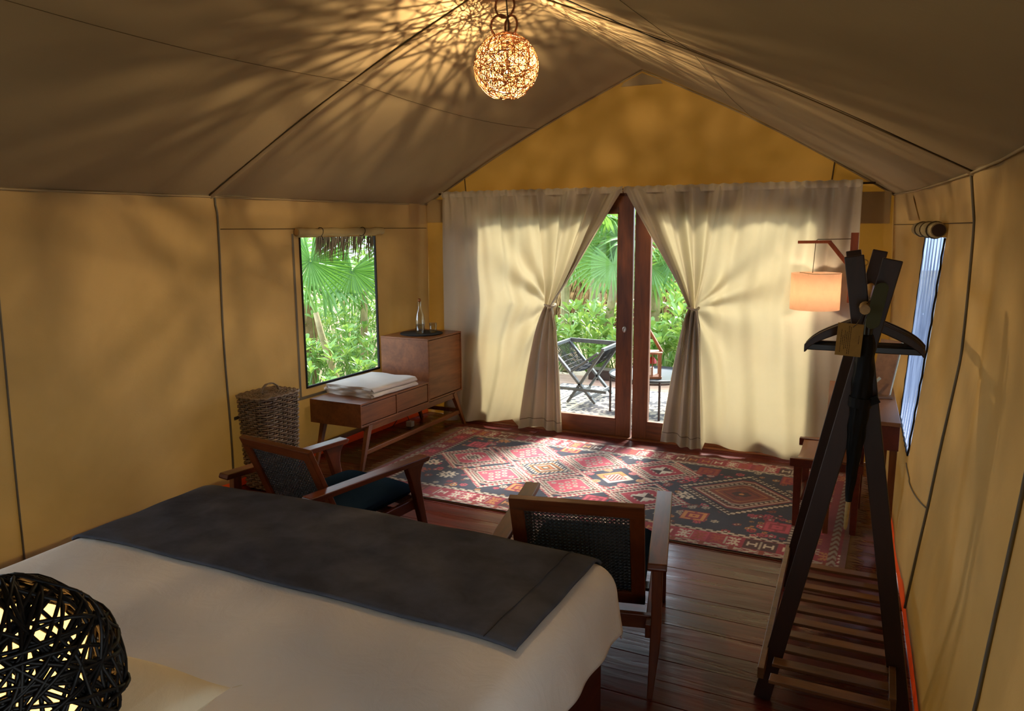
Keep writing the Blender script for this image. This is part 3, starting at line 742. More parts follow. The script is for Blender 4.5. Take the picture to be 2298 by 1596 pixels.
def paint_rug():
    w, h = 3.46, 1.82; P = Paint(w, h, .006, NAVY*.9)
    x, y = P.x, P.y
    def glyph(g, cx, cy, px, col, py=None):
        py = py or px
        rows = GL[g]; H_, W_ = len(rows), len(rows[0])
        for r_, row in enumerate(rows):
            for c_, ch in enumerate(row):
                if ch == '1':
                    X0 = cx+(c_-W_/2)*px; Y0 = cy+(r_-H_/2)*py
                    P.put((x >= X0) & (x < X0+px) & (y >= Y0) & (y < Y0+py), col)
    L_, R_, F_, B_ = .26, .34, .27, .26
    infield = (x > L_) & (x < w-R_) & (y > F_) & (y < h-B_)
    # scatter of small florets in the dark field
    for k in range(430):
        cx, cy = rng.uniform(L_, w-R_), rng.uniform(F_, h-B_); r_ = rng.uniform(.012, .032)
        col = [ROSE, RED, ROSE, RUST*1.2, ORNG, CREAM*.85][rng.integers(6)]*rng.uniform(.7, 1)
        d = np.hypot(x-cx, y-cy); d = d*(1+.16*np.cos(6*np.arctan2(y-cy, x-cx))); P.put(d < r_, col); P.put(d < r_*.6, BRN); P.put(d < r_*.34, CREAM*.8 if k % 2 else col)
    def stepped(cx, cy, a, b, c1, c2, step=.026, wdt=.085):
        d = np.abs(x-cx)/a+np.abs(y-cy)/b
        chk = ((np.floor((x-cx)/step)+np.floor((y-cy)/step)) % 2 == 0)
        P.put((d < 1+wdt) & (d > 1-wdt) & chk, c1); P.put((d < 1+wdt) & (d > 1-wdt) & ~chk, c2)
    def lozenge(cx, cy, field, kind, a=.275, b=.285):
        d = np.abs(x-cx)/a+np.abs(y-cy)/b; ym = np.abs(y-cy)/b
        d = np.maximum(d, ym*1.18)
        stepped(cx, cy, a*1.06, b*1.06, CREAM*.92, RED)
        P.put(d < .93, CREAM*.85); P.put(d < .87, RED*.8); 
        band = (d < .83) & (d > .70); dots = (np.sin((x-cx)*130)*np.sin((y-cy)*130) > .1)
        P.put(band, BRN); P.put(band & dots, CREAM*.8); P.put(d < .70, CREAM*.8); P.put(d < .655, field)
        if kind == 'fl':
            for ix in range(-2, 3):
                for iy in range(-2, 3):
                    qx, qy = cx+ix*.058+(.029 if iy % 2 else 0), cy+iy*.056
                    if abs(qx-cx)/a+abs(qy-cy)/b < .50:
                        dd = np.hypot(x-qx, y-qy); P.put(dd < .021, CREAM*.75); P.put(dd < .009, RED*.7); P.put((dd < .021) & (np.abs((x-qx)-(y-qy)) < .003), RED)
        elif kind == 'hook':
            dd = np.maximum(np.abs(x-cx), np.abs(y-cy)); q = np.abs(x-cx)+np.abs(y-cy)
            P.put((dd < .085) & (np.sin((x-cx+y-cy)*160) > 0), PALE); P.put(q < .075, CREAM); P.put(q < .06, BRN); P.put(q < .042, CREAM); P.put(q < .022, NAVY)
        elif kind == 'bow':
            P.put((d < .42) & (np.sin((x-cx)*200) > .2), CREAM*.8)
            q = np.abs(x-cx)+np.abs(y-cy); P.put(q < .095, PALE); P.put((q < .095) & ((x-cx)*(y-cy) > 0), BRN)
        elif kind == 'dark':
            dd = np.maximum(np.abs(x-cx)*.95, np.abs(y-cy)); q = np.abs(x-cx)+np.abs(y-cy)*1.1
            P.put(d < .9, NAVY); P.put((q < .205) & (q > .15) & (np.sin((x-cx)*230) > 0), CREAM*.8)
            for k_ in range(7): P.put(q < .155-.022*k_, [ORNG*.8, BRN, CREAM*.85, RUST][k_ % 4])
        elif kind == 'orange':
            P.put(d < .95, NAVY); q = np.abs(x-cx)+np.abs(y-cy); s_ = (x-cx)-(y-cy)
            dd = np.maximum(np.abs(x-cx+(y-cy)*.3), np.abs(y-cy))
            P.put(q < .15, np.where((s_ > 0)[..., None], PALE*.8, ORNG)[q < .15]); P.put(q < .10, RED); P.put(q < .085, CREAM*.9); P.put((q < .075) & (np.sin((x-cx)*260) > 0), RED*.6)
            for k_ in range(6):
                an = k_*PI/3; qx, qy = cx+.2*math.cos(an), cy+.16*math.sin(an); d2 = np.hypot(x-qx, y-qy); P.put(d2 < .035, [ORNG*.8, ROSE*.8][k_ % 2]); P.put((d2 < .035) & (np.sin(x*300)*np.sin(y*300) > .3), CREAM*.7)
    X0, Y0 = -3.62, 4.42
    S = lambda px, py: (px-X0, py-Y0)
    for (px, py), fcol, kd in (((-3.06, 5.40), ROSE, 'hook'), ((-2.70, 5.71), ROSE, 'fl'), ((-2.66, 5.08), ROSE, 'fl'), ((-2.11, 5.71), ROSE, 'fl'), ((-2.08, 5.09), ROSE, 'fl'),
                               ((-1.55, 5.72), RED*1.1, 'bow'), ((-1.50, 5.08), RED*1.1, 'bow')):
        cx, cy = S(px, py); lozenge(cx, cy, fcol, kd)
    lozenge(*S(-2.40, 5.40), NAVY, 'dark', .24, .25); lozenge(*S(-1.83, 5.41), NAVY, 'orange', .26, .27)
    # small medallions at the left of the field and in the gaps
    for (px, py, g_, c_) in ((-3.30, 5.15, 'S', CREAM), (-3.27, 4.95, 'X', RUST*1.3), (-3.02, 4.93, 'S', CREAM*.9), (-3.20, 5.75, 'E', ROSE), (-3.05, 5.95, 'X', ORNG), (-2.40, 5.95, 'E', ORNG), (-1.83, 5.97, 'X', CREAM),
                             (-2.38, 4.88, 'E', ORNG), (-1.80, 4.88, 'E', ROSE), (-1.22, 5.85, 'E', RUST*1.4), (-1.24, 5.25, 'S', CREAM), (-1.1, 4.88, 'E', ORNG), (-.60, 5.88, 'E', RUST*1.5), (-.58, 4.90, 'E', ROSE*.8), (-1.3, 5.6, 'X', ROSE)):
        cx, cy = S(px, py); q = np.maximum(np.abs(x-cx), np.abs(y-cy)); 
        if g_ == 'E': P.put(q < .085, RUST*.8 if c_[0] < .3 else RED*.7)
        glyph(g_, cx, cy, .021, c_)
    # big rust medallion at the right
    cx, cy = S(-.895, 5.43)
    a, b_ = .43, .43
    d = np.abs(x-cx)/a+np.abs(y-cy)/b_
    P.put(d < 1.12, NAVY*.8)
    stepped(cx, cy, a*.98, b_*.98, CREAM*.9, BRN*.8, .030, .055)
    d = np.maximum(np.abs(x-cx)/(a*.84)+np.abs(y-cy)/(b_*.84), np.abs(y-cy)/(b_*.84)*1.15)
    P.put(d < 1.0, RED*.6); P.put(d < .93, CREAM*.75); P.put(d < .88, RUST*.8); bnd = (d < .84) & (d > .70); P.put(bnd, BRN); P.put(bnd & (np.sin((x-cx)*110)*np.sin((y-cy)*110) > .2), CREAM*.7)
    P.put(d < .70, CREAM*.6); P.put(d < .66, RUST*.75); P.put((d < .52) & (d > .48), ORNG*.7); P.put((d < .36) & (d > .33), BRN)
    for k_ in range(6):
        an = k_*PI/3; P.put(np.hypot(x-cx-.045*math.cos(an), y-cy-.03*math.sin(an)) < .024, BRN)
    P.put(np.hypot(x-cx, y-cy) < .018, ORNG)
    # borders
    def hband(y0, y1, col): P.put((y >= y0) & (y < y1), col)
    ob = (y < F_) | (y > h-B_)
    for (y0, y1) in ((0, F_), (h-B_, h)):
        fl = y0 > 1
        hband(y0, y1, RED*.85)
        g0, g1 = (y1-.045, y1) if not fl else (y0, y0+.045)
        hband(g0, g1, CREAM*.72); m = (y >= g0) & (y < g1); P.put(m & (np.sin(x*95)*np.sin((y-g0)*2*PI/.045) > .25), BRN)
        o0, o1 = (y0+.012, y0+.062) if not fl else (y1-.062, y1-.012)
        hband(o0, o1, CREAM*.62); m = (y >= o0) & (y < o1); P.put(m & (np.sin(x*70+np.sin(y*120)*2) > .35), RED*.6); P.put(m & (np.sin(x*36) > .86), RUST)
        hband(*((y0, y0+.012) if not fl else (y1-.012, y1)), BRN)
        mid = (g0+o1)/2 if not fl else (g1+o0)/2
        cols = [CREAM, ORNG*.9, PALE*.9, RUST*1.4, CREAM*.85]; bgc = [RED*.85, RUST*.6, ROSE*.75, BRN*1.3]
        k_ = 0; cx = .12
        while cx < w-.05:
            if k_ % 2 == 0: P.put((np.abs(x-cx) < .095) & (np.abs(y-mid) < .075), bgc[(k_//2) % 4])
            glyph('A' if k_ % 4 < 2 else 'H', cx-.05, mid, .0105 if k_ % 4 < 2 else .012, cols[k_ % 5], .017 if k_ % 4 < 2 else .014)
            P.put((np.abs(x-cx-.0) < .004) & (np.abs(y-mid) < .06), CREAM*.6)
            glyph('A' if k_ % 4 < 2 else 'H', cx+.05, mid, .0105 if k_ % 4 < 2 else .012, cols[(k_+1) % 5], .017 if k_ % 4 < 2 else .014)
            k_ += 1; cx += .205
    for (x0, x1, fl) in ((0, L_, 0), (w-R_, w, 1)):
        m = (x >= x0) & (x <= x1) & (y > F_-.045) & (y < h-B_+.045) if True else None
        P.put(m, RED*.7)
        e0, e1 = ((x1-.03, x1) if not fl else (x0, x0+.03)); m = (x >= e0) & (x <= e1) & (y > F_-.04) & (y < h-B_+.04); P.put(m, BRN); P.put(m & (np.sin(y*150) > 0), CREAM*.6)
        e0, e1 = ((x0+.05, x0+.10) if not fl else (x1-.10, x1-.05)); m = (x >= e0) & (x <= e1); P.put(m, CREAM*.5); P.put(m & (np.sin(y*80+np.sin(x*120)*2) > .2), RUST*.7)
        k_ = 0; cy = .2
        while cy < h-.1:
            glyph('X', (x0+x1)/2+(.02 if not fl else -.02), cy, .018, [CREAM*.7, ORNG*.7, ROSE][k_ % 3]); k_ += 1; cy += .16
        e0, e1 = ((x0, x0+.03) if not fl else (x1-.03, x1)); m = (x >= e0) & (x <= e1); P.put(m, RUST*.5+.05)
    # hand-knotted irregularity: slight abrash bands
    P.c *= (1+.10*np.sin(x*7+.6*np.sin(y*4)))[..., None]*(1+.05*rng.standard_normal(P.c.shape[:2]))[..., None]
    P.c = np.clip(P.c, .004, .9)
    me = P.mesh('pile', 0, 0, .012, M['rug'], .001)
    rug = E('rug', 'red and navy tribal rug with diamond medallions lying before the doors', 'rug', (X0, Y0, 0))
    link('pile', me, rug)
    part('backing', MB().bx(0, w, 0, h, .001, .006), M['fringe'], rug)
    b = MB()
    for side, xx in ((-1, 0.0), (1, w)):
        yy = 0.0
        while yy < h:
            ln = rng.uniform(.05, .10); dy = rng.uniform(-.03, .03)
            b.tube([(xx, yy, .006), (xx+side*ln*.5, yy+dy*.4, .007), (xx+side*ln, yy+dy, .004)], [.003, .0022, .001], 3, cap=False); yy += .011
    part('fringe', b, M['fringe'], rug, kind='stuff', label='pale twisted wool fringe')
paint_rug()

# ------------------------------------------------------------------ sideboard
def knob(parent, x, y, z, name='knob'):
    b = MB(); b.lathe([(.007, 0), (.006, .012), (.013, .018), (.015, .026), (.010, .033), (.0001, .035)], 14)
    b.v = [(x+v[2], y+v[0], z+v[1]) for v in b.v]; part(name, b, M['brass'], parent, smooth=True, world=True)
def sideboard():
    s = E('sideboard', 'brown sideboard with two drawers and a tall cupboard end under the window', 'sideboard', (-3.955, 5.56, 0))
    x0, x1 = -4.215, -3.705; t = .016
    def carcass(name, ya, yb, za, zb):
        b = MB(); b.bx(x0, x1, ya, yb, za, za+t); b.bx(x0, x1, ya, yb, zb-t, zb); b.bx(x0, x1, ya, ya+t, za+t, zb-t); b.bx(x0, x1, yb-t, yb, za+t, zb-t); b.bx(x0, x0+.01, ya+t, yb-t, za+t, zb-t)
        part(name, b, M['side'], s, bevel=.002, world=True)
    carcass('drawer_case', 4.77, 5.76, .335, .529); carcass('cupboard_case', 5.762, 6.35, .342, .915)
    part('divider', MB().bx(x0, x1, 5.258, 5.272, .351, .513), M['side'], s, world=True)
    for ya, yb in ((4.788, 5.256), (5.274, 5.742)):
        d = part('drawer', MB().bx(x1-.42, x1-.004, ya+.003, yb-.003, .357, .507), M['side'], s, bevel=.002, world=True)
        knob(d, x1-.004, (ya+yb)/2+.005, .435)
    d = part('cupboard_door', MB().bx(x1-.022, x1-.004, 5.784, 6.328, .364, .893), M['side'], s, bevel=.002, world=True)
    knob(d, x1-.004, 5.85, .665)
    for (px, py, qx, qy) in ((-3.73, 4.90, -3.665, 4.70), (-3.73, 6.22, -3.70, 6.37), (-4.18, 4.90, -4.13, 4.72), (-4.18, 6.22, -4.19, 6.37)):
        part('leg', MB().beam((px, py, .336), (qx, qy, .004), .052, .042, (1, 0, 0), .026, .026), M['sideleg'], s, bevel=.003, world=True)
    part('front_apron', MB().bx(-3.755, -3.715, 4.86, 6.26, .285, .335), M['side'], s, bevel=.003, world=True)
    part('back_apron', MB().bx(-4.2, -4.165, 4.86, 6.26, .285, .335), M['side'], s, bevel=.003, world=True)
    part('stretcher', MB().beam((-3.695, 4.795, .135), (-3.72, 6.31, .135), .028, .036), M['side'], s, bevel=.003, world=True)
    part('stretcher', MB().beam((-4.165, 4.80, .135), (-4.19, 6.31, .135), .028, .036), M['side'], s, bevel=.003, world=True)
    part('end_rail', MB().beam((-3.72, 6.31, .145), (-4.18, 6.31, .145), .028, .036), M['sideleg'], s, bevel=.003, world=True)
sideboard()
def blanket():
    # serpentine fold profile, swept along the sideboard
    o = E('folded_blanket', 'white woollen blanket folded in layers on the sideboard top', 'blanket', (-3.97, 5.28, .530), rz=math.radians(-3))
    prof = []; wdt = .24; lay = 4; gap = .021; half = .009
    for k in range(lay):
        z = half+.001+k*gap; xs = np.linspace(-wdt, wdt, 14)*(1 if k % 2 == 0 else -1)
        sh = [.0, -.006, .004, .0][k]
        prof += [(x+sh, z) for x in xs]
        if k < lay-1:
            sgn = 1 if k % 2 == 0 else -1
            for a in np.linspace(-PI/2, PI/2, 6)[1:-1]: prof.append((sgn*(wdt+.010*math.cos(a)), z+gap/2+gap/2*math.sin(a)))
    prof = np.array(prof); 
    d = np.gradient(prof, axis=0); nrm = np.stack([-d[:, 1], d[:, 0]], -1); nrm /= np.linalg.norm(nrm, axis=1)[:, None]+1e-9
    top = prof+nrm*half; bot = prof-nrm*half; loop = np.vstack([top, bot[::-1]])
    nl = len(loop); b = MB(); N = 16
    for j in range(N+1):
        yy = -.30+.60*j/N
        for i, p in enumerate(loop):
            lvl = p[1]/.09
            e = .012*math.sin(i*.9)*(1 if j in (0, N) else 0)
            b.v.append((p[0]*(1+.01*math.sin(j*.9+lvl*5)), yy+e+(.012*lvl if j == 0 else 0), max(.0005, p[1]+.002*math.sin(p[0]*14+j*.7)*lvl)))
    for j in range(N):
        for i in range(nl): b.f.append((j*nl+i, j*nl+(i+1) % nl, (j+1)*nl+(i+1) % nl, (j+1)*nl+i))
    m = len(prof)
    for e, flip in ((0, 1), (N, 0)):
        for i in range(m-1):
            q = (e*nl+i, e*nl+i+1, e*nl+nl-2-i, e*nl+nl-1-i); b.f.append(q[::-1] if flip else q)
    part('folds', b, M['blanket'], o, smooth='auto')
blanket()
# tray, carafe, tumblers
ztop = .915
b = MB(); b.lathe([(.0001, 0), (.196, 0), (.200, .004), (.196, .008), (.0001, .007)], 40, (-3.955, 6.045, ztop+.0005)); tag(part('round_mat', b, M['felt'], smooth='auto'), 'round black mat on the cupboard top under the carafe', 'mat')
def carafe():
    c = E('carafe', 'clear glass water bottle with stopper standing on the round black mat', 'bottle', (-3.985, 6.07, ztop+.0085))
    b = MB(); b.lathe([(.0001, .0), (.042, 0), (.045, .006), (.045, .13), (.040, .165), (.022, .21), (.0155, .235), (.0155, .275), (.018, .28), (.018, .288), (.013, .288), (.0125, .236), (.019, .208), (.037, .163), (.042, .128), (.042, .008), (.0001, .006)], 28)
    part('body', b, M['clear'], c, smooth=True)
    b = MB(); b.lathe([(.0001, .286), (.011, .289), (.012, .296), (.015, .302), (.012, .314), (.0001, .318)], 16); part('stopper', b, M['brass'], c, smooth=True)
carafe()
def tumbler(x, y, label):
    c = E('tumbler', label, 'glass', (x, y, ztop+.0085), group=None)
    b = MB(); b.lathe([(.0001, 0), (.030, 0), (.033, .004), (.037, .088), (.035, .088), (.031, .010), (.0001, .008)], 24)
    part('bowl', b, M['clear'], c, smooth=True)
    b = MB(); b.tube([(.0365*math.cos(a), .0365*math.sin(a), .088) for a in np.linspace(0, 2*PI, 29)[:-1]], .0012, 4, closed=True); part('rim', b, M['clear'], c)
tumbler(-3.93, 5.985, 'clear glass tumbler just in front of the carafe'); tumbler(-3.87, 6.115, 'clear glass tumbler to the right of the carafe')

# ------------------------------------------------------------------ wicker hamper
def hamper():
    h = E('laundry_basket', 'tall grey brown wicker laundry basket with lid in the corner by the sideboard', 'basket', (-4.108, 4.205, 0), rz=math.radians(-2))
    H = .675; hw, hd, rad = .150, .19, .07
    def outline(s, k):   # s in 0..1 around, k scale
        a = 2*PI*s; c_, s_ = math.cos(a), math.sin(a); p = 5
        r = (abs(c_)**p+abs(s_)**p)**(-1/p); return (c_*r*hw*k, s_*r*hd*k)
    ns = 26
    b = MB()
    for i in range(ns):
        pts = []
        for j in range(9):
            t = j/8; k = .86+.14*t; x, y = outline(i/ns, k); pts.append((x, y, .01+H*t))
        b.tube(pts, .0048, 5)
    part('stake', b, M['wicker'], h, smooth=True, kind='stuff', label='upright willow stakes')
    b = MB(); rows = 41; npt = 104
    for r_ in range(rows):
        t = (r_+.5)/rows; k = .86+.14*t; z = .012+H*t
        pts = []
        for i in range(npt):
            s = i/npt; x, y = outline(s, k); n_ = math.hypot(x, y)
            off = .0095*math.cos(PI*s*ns+PI*r_)
            pts.append((x*(1+off/n_), y*(1+off/n_), z+rng.uniform(-.0008, .0008)+.0015*math.sin(s*20+r_)))
        b.tube(pts, .0072, 5, closed=True)
    part('weave', b, M['wicker'], h, smooth=True, kind='stuff', label='woven willow strands')
    part('liner', MB().grid(lambda u, v: (lambda p: (p[0]*.94, p[1]*.94, .01+H*.98*v))(outline(u, .86+.14*v)), 40, 6, closeu=True), M['bedbase'], h, smooth=True)
    b = MB()
    for r_ in range(16):
        k = 1.04-.064*r_; pts = []
        for i in range(80):
            x, y = outline(i/80, k); pts.append((x, y, H+.022+.004*math.cos(i*PI*.55+PI*r_)+.012*(1-k*k)+rng.uniform(-.001, .001)))
        b.tube(pts, .0062 if r_ else .010, 5, closed=True)
    for i in range(20):
        x, y = outline(i/20, 1.02); b.tube([(x, y, H+.026), (x*.5, y*.5, H+.036), (0, 0, H+.038)], .004, 4)
    b.grid(lambda u, v: (lambda p: (p[0]*(1-v), p[1]*(1-v), H+.018))(outline(u, 1.0)), 40, 2, closeu=True)
    lid = part('lid', b, M['wicker'], h, smooth=True)
    b = MB()
    for o in (-.005, .005): b.tube([(.02+o, -.085*math.cos(a), H+.035+.062*math.sin(a)+.002*math.sin(a*9+o*500)) for a in np.linspace(0, PI, 24)], .0055, 6)
    part('handle', b, M['wicker'], lid, smooth=True)
hamper()

# ------------------------------------------------------------------ bed
BX0, BX1, BY0, BY1, BZ = -2.93, -.965, .62, 2.56, .66
def bed_map(a, b, lift=0, flare=.16, rr=.11):
    """a across, b along the cloth; outside the flat top the cloth rolls over the edge and hangs."""
    cx = min(max(a, BX0), BX1); cy = min(max(b, BY0), BY1)
    dx, dy = a-cx, b-cy; d = math.hypot(dx, dy)
    dome = .020*math.sin(PI*(cx-BX0)/(BX1-BX0))**.6 if BX0 < cx < BX1 else 0
    z = BZ-.012+dome + .004*math.sin(a*9+b*4)*math.sin(b*7-a*3)
    if d < 1e-6: return (a, b, z+lift)
    ux, uy = dx/d, dy/d; d = d if d < .30 else .30+(d-.30)*.62
    if ux < 0: rr, flare = .05, .03
    q = rr*PI/2
    if d < q: th = d/rr; o = (rr+lift)*math.sin(th); dr = rr-(rr+lift)*math.cos(th)
    else:
        ex = d-q; rip = .006*math.sin((a*uy-b*ux)*26)*min(1, ex/.15)*max(0, 1-abs(ux*uy)*5)**2
        o = rr+lift+flare*ex+rip; dr = rr+ex*.985
    return (cx+ux*o, cy+uy*o, z-dr)
def bed():
    bd = E('bed', 'wide bed with a dark wooden base under the cream bedspread', 'bed', (-1.95, 1.55, 0))
    part('base', MB().bx(-2.92, -.885, .72, 2.50, .02, .36), M['bedbase'], bd, bevel=.008, world=True)
    part('mattress', MB().bx(-2.92, -.95, .70, 2.53, .365, .62), M['bedspread'], bd, bevel=.04, world=True, smooth=True)
    part('headboard', MB().bx(-2.95, -.95, .60, .64, 0, .86), M['bedbase'], bd, bevel=.006, world=True)
    b = MB(); a0, a1, b0, b1 = BX0-.33, BX1+.31, BY0+.03, BY1+.31
    b.grid(lambda u, v: bed_map(a0+(a1-a0)*u, b0+(b1-b0)*v), 150, 140)
    o = part('bedspread', b, M['bedspread'], smooth=True); tag(o, 'cream cotton bedspread falling over the bed corner', 'bedspread')
    s = o.modifiers.new('thick', 'SOLIDIFY'); s.thickness = .004; s.offset = -1
    b = MB(); ra0, ra1, rb0, rb1 = -2.975, -.945, 1.90, 2.655
    def run(u, v):
        aa = ra0+(ra1-ra0)*u; bb = rb0+(rb1-rb0)*v + .008*math.sin(u*9)*(1-v) + .035*u*(1-v)*0
        p = bed_map(aa, bb, .009); e = .0045*math.sin(aa*15+bb*9)*math.sin(bb*17)
        if v < .02: return (p[0], p[1], p[2]-.002)
        return (p[0], p[1], p[2]+e*.6)
    b.grid(run, 150, 70)
    o = part('bed_runner', b, M['runner'], smooth=True); tag(o, 'charcoal woven runner laid across the foot of the bed', 'bed runner')
    s = o.modifiers.new('thick', 'SOLIDIFY'); s.thickness = .010; s.offset = 1
    c = o
    b = MB()
    b.tube([(lambda p: (p[0], p[1], p[2]+.013))(bed_map(ra1-.105+.0012*math.sin(i*.7), rb0+(rb1-rb0)*i/40, .009)) for i in range(41)], .0018, 4)
    part('end_seam', b, M['black'], c)
    b = MB()
    for i in range(220):
        u = rng.uniform(0, 1); p = bed_map(ra0+(ra1-ra0)*u, rb1, .012); b.tube([(p[0], p[1]-.004, p[2]+.006), (p[0]+rng.uniform(-.006, .006), p[1]+.006, p[2]+.008)], .0012, 3)
    part('frayed_edge', b, M['runner'], c, kind='stuff')
    # pillow
    pl = E('pillow', 'cream linen pillow with frayed corner beside the black woven lamp', 'pillow', (-1.80, 1.02, BZ+.012), rz=math.radians(4))
    b = MB(); nx, ny = 40, 28
    def pil(sg):
        def f(u, v):
            x, y = 2*u-1, 2*v-1; e = max(0, (1-x*x))**.42*max(0, (1-y*y))**.42
            k = 1+.05*(x*x*y*y)-.03*(x*x+y*y)*.5
            return (.36*x*k, .245*y*k, .075+sg*.072*e+.006*math.sin(x*7+y*5)*e)
        return f
    b.grid(pil(1), nx, ny); b.grid(lambda u, v: pil(-1)(1-u, v), nx, ny)
    part('cover', b, M['pillow'], pl, smooth=True)
    b = MB()
    for k in range(5): b.tube([(.372, .252, .075), (.385+.006*k, .262-.004*k, .078+.004*k)], .001, 3)
    part('frayed_corner', b, M['pillow'], pl)
bed()

# ------------------------------------------------------------------ armchairs
def cane_sheet(w, h, fn):
    b = MB(); p = .0185
    def strip(u0, v0, u1, v1, r, off):
        n = 2; b.beam(fn(u0, v0, off), fn(u1, v1, off), r, .0012, (0, -1, .2))
    n = int(w/p); m = int(h/p)
    for i in range(n+1):
        u = -w/2+w*i/n
        for d in (-.0022, .0022): strip(u+d, 0, u+d, h, .0026, .0)
    for j in range(m+1):
        v = h*j/m
        for d in (-.0022, .0022): strip(-w/2, v+d, w/2, v+d, .0026, .0015)
    for sgn in (1, -1):
        c = -h-w/2
        while c < w/2+h:
            # line u = c + sgn*v
            pts = []
            u0, v0 = (c, 0); u1, v1 = c+sgn*h, h
            # clip
            def clip(u0, v0, u1, v1):
                t0, t1 = 0, 1; du = u1-u0
                for e0, e1 in ((-w/2, 1), (w/2, -1)):
                    if abs(du) < 1e-9: continue
                    t = (e0-u0)/du
                    if du*e1 > 0: t0 = max(t0, t)
                    else: t1 = min(t1, t)
                return (t0, t1)
            t0, t1 = clip(u0, v0, u1, v1)
            if t1-t0 > .02: strip(u0+(u1-u0)*t0, h*t0, u0+(u1-u0)*t1, h*t1, .0036, .003)
            c += p
    return b
def armchair(name, loc, rz, label):
    c = E(name, label, 'armchair', loc, rz, group=None)
    W_ = .335; az = .592
    for s in (-1, 1):
        x = s*W_
        b = MB(); b.prism([(-.43, az-.03), (.435, az-.03), (.455, az-.008), (.44, az), (-.425, az), (-.435, az-.02)], lambda a, z, d: (x+d, a, z), -.038, .038)
        part('armrest', b, M['chairw'], c, bevel=.004)
        b = MB()   # front leg with flared bracket under the arm
        pr = [(.27, az-.03), (.425, az-.03), (.395, az-.075), (.385, az-.13), (.395, az-.2), (.475, 0), (.44, 0), (.335, az-.2), (.31, az-.12), (.285, az-.06)]
        b.prism(pr, lambda a, z, d: (x+d, a, z), -.019, .019); part('front_leg', b, M['chairz'], c, bevel=.004)
        b = MB(); b.loft([(x, -.355, az-.03, .021, .026), (x, -.36, .30, .021, .026), (x-s*.004, -.37, .20, .020, .023), (x-s*.018, -.40, 0, .011, .011)])
        part('rear_leg', b, M['chairz'], c, bevel=.004)
        part('side_rail', MB().beam((x-s*.03, -.37, .275), (x-s*.03, .40, .315), .028, .062), M['chairw'], c, bevel=.003)
    part('front_rail', MB().beam((-W_, .40, .315), (W_, .40, .315), .028, .07), M['chairx'], c, bevel=.003)
    part('rear_rail', MB().beam((-W_, -.30, .285), (W_, -.30, .285), .028, .06), M['chairx'], c, bevel=.003)
    # leaning cane back
    lo = Vector((0, -.115, .27)); hi = Vector((0, -.345, .795)); d = (hi-lo).normalized(); nn = Vector((0, -d.z, d.y)); H = (hi-lo).length; hw = .278
    P = lambda u, v, o=0: tuple(lo + Vector((u, 0, 0)) + d*v + nn*o)
    def rail(u0, v0, u1, v1, w, nm, mat):
        part(nm, MB().beam(P(u0, v0), P(u1, v1), w, .030, tuple(nn)), mat, c, bevel=.004)
    rail(-hw, H-.03, hw, H-.03, .062, 'top_rail', M['chairx']); rail(-hw, .035, hw, .035, .07, 'bottom_rail', M['chairx'])
    for s in (-1, 1): rail(s*(hw-.03), 0.0, s*(hw-.03), H-.055, .060, 'back_stile', M['chairz'])
    cw, ch = 2*hw-.118, H-.125
    part('cane_back', cane_sheet(cw, ch, lambda u, v, o: P(u, v+.067, o)), M['cane'], c, kind='stuff')
    # seat cushion and lower back pad
    b = MB()
    def cus(sg):
        def f(u, v):
            x, y = 2*u-1, 2*v-1; e = max(0, 1-x**6)**.45*max(0, 1-y**6)**.45
            yy = .135+.29*y; return (.278*x, yy, .35+.05*yy+.012+sg*.05*e+(.014*(1-x*x)*(1-y*y) if sg > 0 else 0))
        return f
    b.grid(cus(1), 26, 26); b.grid(lambda u, v: cus(-1)(1-u, v), 26, 26)
    part('seat_cushion', b, M['cushion'], c, smooth=True)
    part('slat', MB().bx(-.30, .30, -.05, .02, .292, .306).bx(-.30, .30, .18, .25, .302, .316), M['chairx'], c)
    return c
armchair('armchair', (-1.195, 3.14, 0), math.radians(13.5), 'teak armchair with black cane back standing at the bed corner')
armchair('armchair', (-2.795, 3.275, 0), math.radians(-8.5), 'teak armchair with navy seat standing between the bed and the wicker basket')

